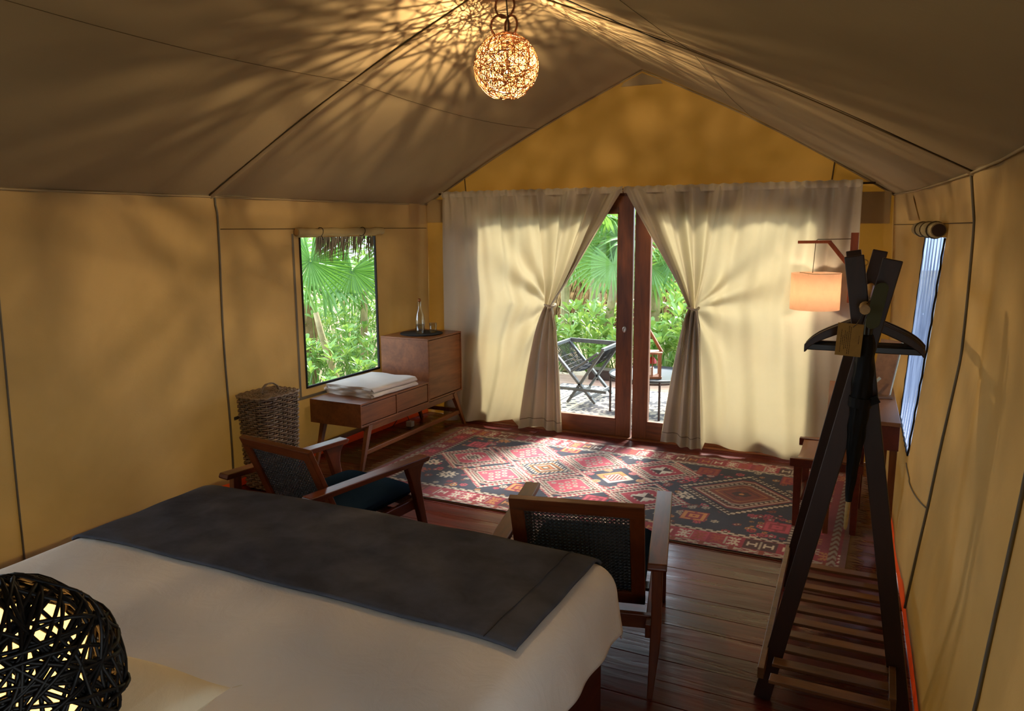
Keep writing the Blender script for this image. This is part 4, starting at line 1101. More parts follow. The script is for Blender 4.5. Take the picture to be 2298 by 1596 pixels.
# ------------------------------------------------------------------ clothes rack
def rack():
    r = E('clothes_rack', 'dark wooden clothes rack with crossed legs and slatted shelf against the right wall', 'clothes rack', (-.14, 3.5, 0))
    def leg(p0, p1, w=.066, t=.022): part('leg', MB().beam(p0, p1, t, w, (1, 0, .2)), M['rack'], r, bevel=.003, world=True)
    leg((-.385, 3.03, .0), (-.022, 3.05, 1.775)); leg((.125, 3.10, .0), (-.150, 3.09, 1.785))
    leg((-.432, 4.10, .0), (-.085, 4.06, 1.775)); leg((.075, 4.10, .0), (-.200, 4.03, 1.775))
    b = MB(); n = 34
    b.tube([(-.098-.02*i/n, 2.96+1.2*i/n, 1.603+.004*i/n+.003*math.sin(i*.8)) for i in range(n+1)], [.0175+(.0035 if i % 9 in (2,) else 0) for i in range(n+1)], 12)
    rod = part('rod', b, M['bamboo'], r, world=True, smooth='auto', label='pale bamboo rod')
    b = MB()
    for yy in (3.08, 3.10, 3.12): b.tube([(-.100+.021*math.cos(a), yy+.003*math.sin(a), 1.603+.021*math.sin(a)) for a in np.linspace(0, 2*PI, 16)[:-1]], .0028, 5, closed=True)
    part('binding', b, M['lining'], rod, world=True)
    b = MB()
    for dx in (-.014, .014): b.tube([(-.098+dx, 2.975, 1.598), (-.096+dx*.5, 2.972, 1.565), (-.095, 2.97, 1.54)], .0014, 4)
    b.ball((-.095, 2.97, 1.533), .005, 8, 6); b.tube([(-.103, 2.97, 1.56), (-.100, 2.968, 1.50), (-.097, 2.97, 1.47)], .0012, 4)
    part('cord', b, M['lining'], rod, world=True)
    # shelf
    for x in (-.352, .062): part('shelf_rail', MB().beam((x-(.02 if x < 0 else -.02), 2.86, .205), (x-(.075 if x < 0 else -.0), 4.12, .205), .024, .045), M['rackslat'], r, bevel=.002, world=True)
    ns = 10
    for i in range(ns):
        y = 2.83+i*.122
        xl_ = -.335-.045*(i/ns); xr_ = .075-.01*(i/ns)
        part('shelf_slat', MB().bx(xl_, xr_, y-.027, y+.027, .205, .219), M['rackslat'], r, bevel=.002, world=True)
rack()
def hanger_proto(x, y, ang, label):
    h = E('coat_hanger', label, 'hanger', (x, y, 1.62), rz=ang, group=None)
    # shoulders, built in local XZ around the hook crown
    W_ = .205; pts = []
    prof = []
    for i in range(-20, 21):
        t = i/20; a = abs(t); xx = t*W_
        z = -.040-.090*a-.028*a**7; prof.append((xx, z, .030+.012*math.exp(-(a/.2)**2)+.004*math.sin(PI*a)))
    b = MB(); V = []; F = []
    for xx, z, hh in prof:
        yy = .012*(abs(xx)/W_)**2*0
        V += [(xx, -.007+yy, z-hh), (xx, .007+yy, z-hh), (xx, .007+yy, z), (xx, -.007+yy, z)]
    for i in range(len(prof)-1):
        for k in range(4): F.append((i*4+k, i*4+(k+1) % 4, (i+1)*4+(k+1) % 4, (i+1)*4+k))
    F += [(3,2,1,0), tuple(len(V)-4+k for k in range(4))]
    b.add(V, F); part('shoulder', b, M['rack'], h, bevel=.003)
    part('trouser_bar', MB().beam((-W_*.95, 0, -.165), (W_*.95, 0, -.165), .012, .024), M['black'], h, bevel=.003)
    b = MB(); b.tube([(0, 0, -.055), (0, 0, -.03)] + [(.0215*math.sin(a)*1, 0, -.0005+.0215*-math.cos(a)) for a in np.linspace(.25, 4.6, 20)], .0016, 6)
    part('hook', b, M['steel'], h, smooth=True)
    return h
hl = ['first dark hanger on the rack rod, nearest the hanging paper tag', 'second dark hanger on the rack rod, just behind the first', 'third dark hanger on the rack rod, midway in the row', 'fourth dark hanger on the rack rod, before the last', 'last dark hanger on the rack rod, farthest from the paper tag']
hp = None
for i in range(5):
    y = 3.135+.028*i; x = -.100-.02*(y-2.96)/1.2
    if i == 0: hp = hanger_proto(x, y, .06, hl[0]); hp['group'] = 'hangers on the rack rod'; o = hp
    else: o = dup(hp); o['label'] = hl[i]
    o.location = (x+random.uniform(-.004, .004), y, 1.603); o.rotation_euler = (0, random.uniform(-.03, .03), random.uniform(-.10, .12))
def umbrella():
    u = E('umbrella', 'closed black umbrella with pale tip hanging inside the clothes rack', 'umbrella', (-.088, 3.02, 1.60))
    p0 = Vector((-.082, 3.02, 1.565)); p1 = Vector((-.118, 3.05, .760)); ax = (p1-p0)
    P = lambda t: p0+ax*t
    b = MB(); n = 40; ns = 24
    tt = np.linspace(.07, .86, n); V = []
    for i, t in enumerate(tt):
        r0 = np.interp(t, [.07, .10, .3, .5, .75, .86], [.018, .026, .034, .030, .016, .010])
        for k in range(ns):
            a = 2*PI*k/ns; rr = r0*(1+.16*math.sin(a*8+t*10)*(1 if t > .2 else .4)+.05*math.sin(t*60+a))
            c = P(t); V.append((c.x+rr*math.cos(a), c.y+rr*math.sin(a), c.z))
    F = [(i*ns+k, i*ns+(k+1) % ns, (i+1)*ns+(k+1) % ns, (i+1)*ns+k) for i in range(n-1) for k in range(ns)]
    F += [tuple(range(ns)), tuple((n-1)*ns+k for k in range(ns-1, -1, -1))]
    b.add(V, F); part('folded_canopy', b, M['blackcloth'], u, world=True, smooth=True)
    part('strap', MB().tube([tuple(P(.355)), tuple(P(.40))], .040, 16).box(tuple(P(.37)+Vector((.038, -.01, 0))), (.05, .012, .028), R=Matrix.Rotation(-.5, 3, 'Y')), M['blackcloth'], u, world=True)
    part('handle', MB().tube([tuple(P(-.0)), tuple(P(.03)), tuple(P(.08))], [.013, .015, .014], 12), M['black'], u, world=True, smooth='auto')
    part('wrist_loop', MB().tube([(P(0).x+.0, 3.02+.012*math.sin(a), 1.594+.032*math.cos(a)) for a in np.linspace(0, 2*PI, 20)[:-1]], .002, 5, closed=True), M['blackcloth'], u, world=True)
    part('ferrule', MB().tube([tuple(P(.85)), tuple(P(.90)), tuple(P(.985)), tuple(P(1.0))], [.0085, .0085, .007, .004], 10), M['bamboo'], u, world=True, smooth='auto')
umbrella()
def paddle():
    p = E('shoe_horn', 'olive green rounded shoe horn hanging at the front of the rack rod', 'shoe horn', (-.058, 2.985, 1.60))
    b = MB(); w = .0235; pts = [(w*math.cos(a), .062+w*math.sin(a)) for a in np.linspace(0, PI, 10)] + [(w*math.cos(a), -.055+w*math.sin(a)) for a in np.linspace(PI, 2*PI, 10)]
    sh = math.sin(.14); b.prism(pts, lambda a, z, d: (-.062+a+z*.16, 2.985+d, 1.612+z), 0, .006); part('blade', b, M['olive'], p, world=True, bevel=.001)
    part('loop', MB().tube([(-.053, 2.988, 1.66), (-.075, 2.995, 1.64), (-.095, 2.985, 1.622)], .0014, 4), M['black'], p, world=True)
paddle()
def hang_tag():
    t = E('paper_tag', 'brown paper tag with printed lines tied to the nearest coat hanger', 'tag', (-.14, 2.98, 1.49))
    R = Matrix.Rotation(math.radians(3), 3, 'Y'); C0 = Vector((-.143, 2.98, 1.492))
    T = lambda a, z, d=0: tuple(C0 + R @ Vector((a, d, z)))
    hw, hh = .0425, .0585
    b = MB(); b.prism([(-hw, -hh), (hw, -hh), (hw, hh), (-hw, hh)], lambda a, z, d: T(a, z, d), 0, .0012); part('card', b, M['paper'], t, world=True)
    b = MB(); r = random.Random(4)
    for cx, z0, z1 in ((-.0385+.011, -.047, .037), (-.0385+.017, -.02, .014), (-.0385+.023, -.035, .032), (-.0385+.029, -.032, .030), (-.0385+.035, -.052, .05), (-.0385+.041, -.052, .047), (.031, -.012, .018)):
        z = z0
        while z < z1:
            l = min(r.uniform(.003, .009), z1-z); b.add([T(cx-.0009, z, -.0004), T(cx+.0009, z, -.0004), T(cx+.0009, z+l, -.0004), T(cx-.0009, z+l, -.0004)], [(0,1,2,3)]); z += l+.0014
    part('printed_line', b, M['ink'], t, world=True, kind='stuff')
    part('string', MB().tube([T(.008, .046, -.001), T(.018, .058, -.002), (-.108, 3.0, 1.575), (-.103, 3.02, 1.583)], .0014, 5), M['black'], t, world=True)
hang_tag()

# ------------------------------------------------------------------ desk, stool, easel, floor lamp
def desk():
    d = E('desk', 'narrow wooden writing desk against the right wall behind the clothes rack', 'desk', (-.18, 5.5, 0))
    x0, x1, y0, y1 = -.335, .070, 4.90, 6.02
    b = MB(); b.prism([(x0, y0), (x1, y0-.01), (x1-.055, y1), (x0-.07, y1+.05)], lambda a, c, z: (a, c, z), .735, .76); part('top', b, M['desk'], d, world=True, bevel=.003)
    b = MB(); b.prism([(x0+.004, y0+.003), (x1-.004, y0-.007), (x1-.055, y1-.004), (x0-.066, y1+.046)], lambda a, c, z: (a, c, z), .59, .735); part('apron', b, M['deskdark'], d, world=True, bevel=.002)
    part('drawer', MB().box((x0-.022, 5.45, .662), (.022, .84, .115), rz=math.radians(3.4)), M['desk'], d, world=True, bevel=.003)
    for (x, y) in ((x0+.03, y0+.04), (x1-.03, y0+.03), (x0-.03, y1), (x1-.08, y1-.04)):
        part('leg', MB().beam((x, y, .59), (x, y, 0), .042, .042, (0, 1, 0), .030, .030), M['sideleg'], d, world=True, bevel=.003)
desk()
def stool():
    s = E('stool', 'low wooden stool with tan leather seat pulled up to the desk', 'stool', (-.32, 5.25, 0))
    x0, x1, y0, y1 = -.515, -.13, 4.985, 5.50
    for yy, dz in ((y0, 0), (y1, .0)):
        part('seat_rail', MB().beam((x0-.02, yy, .43+dz), (x1+.02, yy, .43+dz), .045, .052), M['deskdark'], s, world=True, bevel=.004)
    for yy in (y0, y1):
        for xx in (x0+.03, x1-.02):
            part('leg', MB().beam((xx, yy, .405), (xx, yy, 0), .050, .042, (0, 1, 0), .036, .032), M['deskdark'], s, world=True, bevel=.004)
    for xx in (x0+.03, x1-.02): part('stretcher', MB().beam((xx, y0, .14), (xx, y1, .14), .024, .036), M['deskdark'], s, world=True)
    b = MB(); b.grid(lambda u, v: (x0+.01+(x1-x0-.02)*u, y0-.02+(y1-y0+.04)*v, .458-.045*math.sin(PI*v)+.004*math.sin(u*PI)), 10, 18)
    o = part('leather_seat', b, M['leather'], s, world=True, smooth=True); m = o.modifiers.new('thick', 'SOLIDIFY'); m.thickness = .006
stool()
def easel():
    e = E('tabletop_board', 'pale wooden leaning board on a small stand at the back of the desk', 'board', (-.03, 5.6, .76))
    lo = Vector((-.005, 5.62, .775)); hi = Vector((.045, 5.72, 1.13)); 
    part('board', MB().beam(lo+Vector((-.06, 0, .0)), hi+Vector((-.06, 0, 0)), .13, .012, (-.3, -1, .3)), M['desk'], e, world=True, bevel=.002)
    part('edge_strip', MB().beam(lo+Vector((-.002, -.004, -.01)), hi+Vector((.006, -.004, .0)), .014, .022, (-.3, -1, .3)), M['hutwall'], e, world=True)
    part('foot', MB().box((-.035, 5.60, .769), (.09, .11, .016), rz=.2), M['rackslat'], e, world=True, bevel=.003)
    part('ledge', MB().beam((-.125, 5.57, .83), (-.065, 5.585, .895), .014, .018), M['hutwall'], e, world=True)
easel()
def floor_lamp():
    f = E('wall_lamp', 'wooden bracket lamp with pinkish linen drum shade in the right corner', 'lamp', (-.31, 6.27, 1.3))
    y = 6.27; px = -.308
    part('wall_board', MB().bx(px-.026, px+.026, y-.018, y+.018, 1.32, 1.835), M['lampwood'], f, world=True, bevel=.003)
    part('bracket', MB().beam((px+.03, y, 1.50), (px+.04, 6.648, 1.50), .03, .05).beam((px+.0, y, 1.50), (px+.05, y, 1.50), .03, .05), M['lampwood'], f, world=True, bevel=.002)
    part('arm', MB().beam((-.700, y, 1.765), (-.465, y, 1.768), .030, .022), M['lampwood'], f, world=True, bevel=.002)
    part('brace', MB().beam((-.480, y, 1.768), (-.322, y, 1.575), .030, .026, (0, 1, 0)), M['lampwood'], f, world=True, bevel=.002)
    part('cable', MB().tube([(-.33, y-.02, 1.790), (-.56, y-.004, 1.785), (-.575, y, 1.775), (-.577, y, 1.70), (-.585, y, 1.535)], .0028, 6), M['cordg'], f, world=True)
    cx, z0, z1, r = -.558, 1.262, 1.535, .178
    b = MB(); b.grid(lambda u, v: (cx+(r+.004*v*0)*math.cos(2*PI*u), y+r*math.sin(2*PI*u), z0+(z1-z0)*v), 56, 6, closeu=True)
    sh = part('shade', b, M['shade'], f, world=True, smooth=True)
    for z in (z0, z1): part('shade_ring', MB().tube([(cx+r*math.cos(a), y+r*math.sin(a), z) for a in np.linspace(0, 2*PI, 57)[:-1]], .0035, 5, closed=True), M['cordg'], sh, world=True)
    b = MB()
    for k in range(3):
        a = k*2*PI/3+.3; b.tube([(cx, y, z1-.012), (cx+r*math.cos(a), y+r*math.sin(a), z1-.004)], .0022, 5)
    b.lathe([(.03, 0), (.03, .004), (.0001, .004)], 16, (cx, y, z1-.012)); b.tube([(cx, y, z1-.01), (cx, y, z1-.10)], .016, 10)
    part('lamp_holder', b, M['cordg'], f, world=True)
    part('bulb', MB().ball((cx, y, z1-.135), .03, 14, 10), M['bulb2'], f, world=True, smooth=True)
floor_lamp()
# small clutter seen under the sideboard: charger plug glow replaced by a steel plug
def plug():
    p = E('power_adapter', 'small pale power adapter with cable on the floor behind the sideboard', 'adapter', (-4.12, 6.05, 0))
    part('body', MB().bx(-4.15, -4.09, 6.03, 6.09, .0, .055), M['white'], p, world=True, bevel=.006)
    part('cable', MB().tube([(-4.13, 6.06, .055), (-4.15, 6.05, .12), (-4.20, 6.0, .10), (-4.22, 5.9, .02)], .004, 6), M['flex'], p, world=True)
plug()

# ------------------------------------------------------------------ pendant
def strands(c, r, n, wire, sq=1.0, cut=.0, seed=1, lump=0, top_hole=None, nseg=44, nside=4):
    rr = np.random.default_rng(seed); b = MB()
    for k in range(n):
        nrm = rr.standard_normal(3); nrm /= np.linalg.norm(nrm)
        off = rr.uniform(-.62, .62)*r; a = np.cross(nrm, [0.3, .8, .5]); a /= np.linalg.norm(a); d = np.cross(nrm, a)
        q = math.sqrt(max(1e-6, r*r-off*off)); th = np.linspace(0, 2*PI, nseg, endpoint=False)
        ph = rr.uniform(0, 6.28)
        pts = nrm*off + q*(np.cos(th)[:, None]*a+np.sin(th)[:, None]*d)
        w = 1+.03*np.sin(th*3+ph)+rr.uniform(-.02, .02)
        if lump:
            u = pts/np.linalg.norm(pts, axis=1)[:, None]
            w = w*(1+lump*(np.sin(u[:, 0]*6+1)*np.sin(u[:, 1]*5+2)+.6*np.sin(u[:, 2]*7+u[:, 0]*4)))
        pts = pts*w[:, None]; pts[:, 2] *= sq
        if cut:
            m = pts[:, 2] < -cut*r
            pts[m, 2] = -cut*r - (pts[m, 2]+cut*r)*.05
        b.tube([(c[0]+p[0], c[1]+p[1], c[2]+p[2]) for p in pts], wire, nside, closed=True, cap=False)
    return b
PC = (-2.06, 4.085, 2.785)
def pendant():
    p = E('pendant_lamp', 'lit round rattan pendant lamp hanging from the tent ridge', 'lamp', (PC[0], PC[1], 2.6))
    part('woven_shade', strands(PC, .176, 95, .0019, 1.0, .95, 11), M['rattan'], p, world=True, kind='stuff', label='loose weave of thin rattan strands')
    part('bulb', MB().ball((PC[0]+.012, PC[1]-.01, PC[2]-.03), .006, 12, 8), M['bulb'], p, world=True, smooth=True)
    part('socket', MB().tube([(PC[0]+.01, PC[1], PC[2]+.16), (PC[0]+.012, PC[1]-.008, PC[2]-.018)], .008, 10), M['black'], p, world=True)
    for k, (dx, dz, rr_, ang) in enumerate(((-.035, .222, .052, .3), (.032, .215, .048, -.35), (-.005, .325, .056, .1))):
        pts = [(PC[0]+dx+rr_*math.cos(a)*math.cos(ang), PC[1]+rr_*math.cos(a)*math.sin(ang)*1.0, PC[2]+dz+rr_*1.12*math.sin(a)) for a in np.linspace(0, 2*PI, 40)[:-1]]
        b = MB(); b.tube(pts, .0062, 7, closed=True); b.tube([(q[0]+.004*math.sin(i), q[1]+.005*math.cos(i), q[2]) for i, q in enumerate(pts)], .004, 5, closed=True)
        part('rattan_loop', b, M['rattan_loop'], p, world=True, smooth=True)
    b = MB(); b.tube([(PC[0]+.01, PC[1], PC[2]+.10), (PC[0]+.018, PC[1], PC[2]+.20), (PC[0]+.014, PC[1]-.01, PC[2]+.30), (PC[0]+.003, PC[1], PC[2]+.37), (PC[0], PC[1]+.005, 3.185)], .0045, 7)
    part('flex', b, M['flex'], p, world=True, smooth=True)
    part('knot', MB().ball((PC[0]-.005, PC[1], PC[2]+.378), .013, 8, 6), M['flex'], p, world=True, smooth=True)
    part('hook', MB().tube([(PC[0], PC[1]+.02, 3.19), (PC[0], PC[1]+.015, 3.165), (PC[0], PC[1]-.01, 3.155)], .004, 6), M['steel'], p, world=True)
pendant()
tag(part('ceiling_cable', MB().tube([Vector(roof_pt(t, y)) + Vector((0, 0, dz)) for t, y, dz in ((.0, 4.05, -.03), (.10, 3.80, -.015), (.19, 3.52, -.012), (.26, 3.55, -.012), (.33, 3.80, -.012), (.42, 3.98, -.012))], .0024, 6), M['flex'], smooth=True), 'thin black cable looped along the canvas roof near the ridge', 'cable')

M['innershade'] = cloth('cream inner shade', 'f0dfba', 'f4dca8', .6, 300)
# ------------------------------------------------------------------ bedside lamp
def bedside():
    c = Vector((-1.197, .639, 1.21)); r = .152
    l = E('bedside_lamp', 'round lamp of tangled black twigs glowing at the head of the bed', 'lamp', (c.x, c.y, .90))
    part('twig_shade', strands(c, r, 118, .0034, 1.0, .9, 21, .07, nseg=52, nside=5), M['twig'], l, world=True, kind='stuff', label='tangle of black twigs', smooth=True)
    part('bulb', MB().ball(tuple(c), .03, 14, 10), M['bulb3'], l, world=True, smooth=True)
    part('inner_shade', MB().lathe([(.03, -.11), (.085, -.085), (.115, -.03), (.115, .03), (.085, .085), (.03, .11)], 28, tuple(c)), M['innershade'], l, world=True, smooth=True, label='cream paper inner shade')
    part('foot', MB().lathe([(.07, 0), (.07, .012), (.02, .02), (.012, .05), (.012, .31-.03)], 20, (c.x, c.y, .90)), M['rack'], l, world=True, smooth='auto')
    t = E('bedside_table', 'dark tall table behind the bed head holding the twig lamp', 'table', (c.x, c.y-.14, 0))
    part('top', MB().bx(c.x-.3, c.x+.2, .38, .59, .87, .90), M['bedbase'], t, world=True, bevel=.004)
    b = MB(); part('top_shelf', MB().lathe([(.0001, 0), (.10, 0), (.10, -.001)], 20, (c.x, c.y, .899)), M['bedbase'], t, world=True)
    for sx in (-.27, .17):
        for yy in (.41, .56): part('leg', MB().bx(c.x+sx-.02, c.x+sx+.02, yy-.02, yy+.02, 0, .87), M['bedbase'], t, world=True)
bedside()

# ------------------------------------------------------------------ terrace things
def rug2():
    w, h = 3.2, 1.75; P = Paint(w, h, .011, L3('2e2c33')); x, y = P.x, P.y; CR = L3('d8cdb4'); DK = L3('2a2830')
    P.put(np.sin(x*60+np.sin(y*40)*2)*np.sin(y*70+np.sin(x*33)*2) > .45, CR*.8)
    bw = .62
    e = np.minimum(np.minimum(x, w-x), np.minimum(y, h-y)*1.4)
    P.put(e < bw, CR)
    for a_, b_ in ((.0, .02), (.17, .185), (.34, .352), (.60, .615)): P.put((e >= a_) & (e < b_), DK)
    P.put((e > .19) & (e < .33) & (np.sin((x+y)*48)*np.sin((x-y)*48) > .25), DK)
    P.put((e > .03) & (e < .16) & (np.sin((x-y)*34+np.sin((x+y)*60)) > .1), DK*1.3)
    P.put((e > .38) & (e < .58) & (np.sin((x+y)*28)*np.sin((x-y)*36) > .3), DK)
    d = np.abs(x-w/2)/.9+np.abs(y-h/2)/.6
    P.put((d < 1) & (d > .92), CR); P.put((d < .6) & (np.sin(x*40)*np.sin(y*40) > .2), CR*.8)
    r = E('outdoor_rug', 'black and cream patterned rug lying on the terrace beneath the tray table', 'rug', (-3.62, 6.92, -.02))
    link('pile', P.mesh('pile', 0, 0, .007, M['rug2']), r); part('backing', MB().bx(0, w, 0, h, .0012, .006), M['fringe'], r)
rug2()
def deck_chair():
    c = E('deck_chair', 'grey folding wooden chair with black rope seat on the terrace', 'chair', (-3.15, 7.9, 0))
    ya, yb = 7.68, 8.22
    X = lambda px, z, y=7.9: (px, z)
    for y in (ya, yb):
        part('leg', MB().beam((-2.74, y, .605), (-3.15, y, 0.0), .026, .048, (0, 1, 0)), M['greywood'], c, world=True, bevel=.003)
        part('leg', MB().beam((-3.37, y, .605), (-2.83, y, .01), .026, .048, (0, 1, 0)), M['greywood'], c, world=True, bevel=.003)
        part('armrest', MB().beam((-3.10, y-.02, .345), (-2.80, y-.02, .565), .05, .022, (0, 0, 1)), M['greywood'], c, world=True, bevel=.003)
    for (px, pz) in ((-2.75, .60), (-3.36, .60)): part('top_bar', MB().beam((px, ya-.02, pz), (px, yb+.02, pz), .034, .034), M['greywood'], c, world=True, bevel=.003)
    for (px, pz) in ((-3.10, .07), (-2.88, .07)): part('foot_bar', MB().beam((px, ya-.02, pz), (px, yb+.02, pz), .026, .04), M['greywood'], c, world=True, bevel=.003)
    part('brace_bar', MB().beam((-3.3, ya-.03, .16), (-2.7, ya-.03, .15), .03, .03), M['greywood'], c, world=True)
    b = MB(); n = 15
    for k in range(n):
        yy = ya+.03+(yb-ya-.06)*k/(n-1)
        b.tube([(-3.36+.61*i/14, yy+.006*math.sin(i*2+k), .605-.26*math.sin(PI*i/14)**.8) for i in range(15)], .0055, 4)
    for i in range(2, 13, 1):
        b.tube([(-3.36+.61*i/14+.004*math.sin(k), ya+.03+(yb-ya-.06)*k/14, .605-.26*math.sin(PI*i/14)**.8) for k in range(15)], .005, 4)
    part('rope_seat', b, M['rope'], c, world=True, kind='stuff')
    b = MB(); part('back_rail', MB().beam((-3.36, yb+.03, .60), (-2.75, yb+.03, .59), .03, .045), M['greywood'], c, world=True)
deck_chair()
def tray_table():
    t = E('tray_table', 'round dark grey tray table on thin legs on the terrace', 'table', (-2.23, 7.70, 0)); cx, cy, zt = -2.23, 7.70, .355
    b = MB(); b.lathe([(.0001, 0), (.40, 0), (.425, .012), (.432, .034), (.426, .036), (.415, .016), (.395, .008), (.0001, .008)], 56, (cx, cy, zt)); part('tray', b, M['tray'], t, world=True, smooth='auto')
    for a in (3.62, 5.2, .45, 1.9):
        x, y = cx+.42*math.cos(a), cy+.42*math.sin(a); part('leg', MB().tube([(x, y, -.012), (x, y, zt+.02)], .012, 8), M['rack'], t, world=True)
    part('ring', MB().tube([(cx+.41*math.cos(a), cy+.41*math.sin(a), zt-.008) for a in np.linspace(0, 2*PI, 49)[:-1]], .008, 6, closed=True), M['rack'], t, world=True)
tray_table()
def lantern():
    l = E('lantern', 'wooden candle lantern with slanted handle on the tray table', 'lantern', (-2.195, 7.60, .363)); cx, cy, z0 = -2.195, 7.60, .363; a = .085
    R = .35
    ca, sa = math.cos(R), math.sin(R); rot = lambda x, y: (cx+x*ca-y*sa, cy+x*sa+y*ca)
    part('base', MB().box((cx, cy, z0+.014), (.19, .19, .024), rz=R), M['lanternw'], l, world=True, bevel=.003)
    part('roof', MB().box((cx, cy, z0+.262), (.195, .195, .02), rz=R), M['lanternw'], l, world=True, bevel=.003)
    for sx in (-1, 1):
        for sy in (-1, 1):
            x, y = rot(sx*.078, sy*.078); part('post', MB().box((x, y, z0+.138), (.024, .024, .228), rz=R), M['lanternw'], l, world=True)
    for sx, sy in ((0, -1), (1, 0)):
        x, y = rot(sx*.078, sy*.078); part('mid_bar', MB().box((x, y, z0+.138), (.012, .012, .228), rz=R), M['lanternw'], l, world=True)
    part('candle', MB().lathe([(.022, 0), (.022, .075), (.018, .08), (.0001, .078)], 14, (cx+.0, cy, z0+.027)), M['white'], l, world=True, smooth='auto')
    part('cap', MB().lathe([(.05, 0), (.045, .03), (.02, .06), (.0001, .065)], 16, (cx+.0, cy, z0+.150)), M['red'], l, world=True, smooth='auto', label='red tin cap')
    for sx in (-1, 1):
        x, y = rot(sx*.10, 0); x2, y2 = rot(-.06+sx*.04-.06, .0)
        part('handle', MB().beam((x, y, z0+.262), (x2-.03, y2+.02, z0+.60), .028, .030, (0, 1, 0)), M['lanternw'], l, world=True, bevel=.002)
    x2, y2 = rot(-.12, 0); part('handle_bar', MB().beam((x2-.10, y2, z0+.595), (x2+.03, y2, z0+.60), .026, .028), M['lanternw'], l, world=True)
lantern()
o = E('low_step', 'low dark wooden step at the far edge of the terrace', 'step', (-3.12, 9.12, -.02))
part('tread', MB().bx(-3.44, -2.80, 9.03, 9.22, .09, .115), M['rack'], o, world=True, bevel=.004); part('side', MB().bx(-3.43, -2.81, 9.04, 9.21, -.018, .09), M['rack'], o, world=True)
STL = ['rough stone second from the curtain in the terrace edging', 'low stone third from the curtain in the terrace edging', 'largest pale stone beneath the deck chair back in the edging', 'small stone left of the low dark step', 'stone directly behind the low dark step', 'stone at the curtain end of the terrace edging', 'stone behind the tray table in the terrace edging', 'last stone toward the right curtain in the terrace edging']
for i, (x, y, s) in enumerate(((-4.15, 9.5, .16), (-3.95, 9.42, .13), (-3.74, 9.5, .17), (-3.55, 9.44, .12), (-3.36, 9.52, .15), (-4.38, 9.46, .14), (-2.4, 9.5, .16), (-2.1, 9.5, .13))):
    b = MB(); r_ = random.Random(i); 
    b.ball((0, 0, 0), s, 10, 7, (1.15, .9, .7)); b.v = [(v[0]*(1+r_.uniform(-.12, .12)), v[1]*(1+r_.uniform(-.12, .12)), v[2]*(1+r_.uniform(-.12, .12))) for v in b.v]
    oo = part('edging_stone', b, M['stone'], smooth=False); oo.location = (x, y, -.13)
    tag(oo, STL[i], 'stone', 'edging stones along the terrace')

# ------------------------------------------------------------------ plants
def leaf_mesh(name, L, Wd, mat, fold=.18, curl=.25):
    n = 5; b = MB(); pr = [(.0, .02), (.25, .30), (.55, .82), (.80, .92), (.94, .5), (1.0, .02)]
    for t, w in pr:
        z = -curl*L*t*t*.6; b.v += [(-Wd/2*w, L*t, z+fold*Wd*w), (0, L*t, z), (Wd/2*w, L*t, z+fold*Wd*w)]
    for i in range(len(pr)-1):
        k = i*3; b.f += [(k, k+1, k+4, k+3), (k+1, k+2, k+5, k+4)]
    return to_mesh(name, b, mat, True)
LEAF = [leaf_mesh('leaf', .19, .075, M['leaf'], .18, c) for c in (.1, .35, .6)]
LEAF2 = [leaf_mesh('leaf', .13, .052, M['leaf2'], .18, c) for c in (.1, .4, .7)]
def rot_to(d, roll):
    q = Vector(d).to_track_quat('Y', 'Z'); return (q.to_matrix() @ Matrix.Rotation(roll, 3, 'Y')).to_4x4()
def shrub(x, y, h, R, n_ros, label, group, seed, leaves=LEAF, extra=0, gz=-.3, scale=1.0, parts=True):
    r = random.Random(seed); s = E('leafy_shrub', label, 'shrub', (x, y, gz), group=group)
    st = MB(); joined = MB(); nl = 0
    tot = n_ros+extra
    for k in range(tot):
        u = r.random(); a = r.uniform(0, 2*PI); rad = R*math.sqrt(r.random()); top = h*(1-.35*(rad/R)**2)*r.uniform(.55, 1.02)
        px, py, pz = rad*math.cos(a), rad*math.sin(a), top
        base = Vector((px*.25, py*.25, 0)); tip = Vector((px, py, pz))
        st.tube([base, base.lerp(tip, .5)+Vector((px*.08, py*.08, .05)), tip], [.009, .006, .003], 4, cap=False)
        m = r.randint(6, 9); a0 = r.uniform(0, 6.28)
        out = Vector((px, py, R*.9)).normalized()
        for j in range(m):
            aa = a0+j*2.4; el = r.uniform(.1, 1.0)
            d = Vector((math.cos(aa)*math.cos(el), math.sin(aa)*math.cos(el), math.sin(el)))*.8+out*.35
            M4 = Matrix.Translation(tip - Vector((0, 0, .02*j*.3))) @ rot_to(d.normalized(), r.uniform(-.5, .5)) @ Matrix.Scale(scale*r.uniform(.7, 1.15), 4)
            me = leaves[r.randrange(len(leaves))]
            if parts and nl < 170 and k < n_ros:
                o = link('leaf', me, s); o.matrix_local = M4; nl += 1
            else:
                V = [M4 @ v.co for v in me.vertices]; joined.add(V, [tuple(p.vertices) for p in me.polygons])
    part('stem', st, M['leaf2'], s, kind='stuff')
    if joined.v: part('foliage', joined, leaves[0].materials[0], s, kind='stuff')
    return s
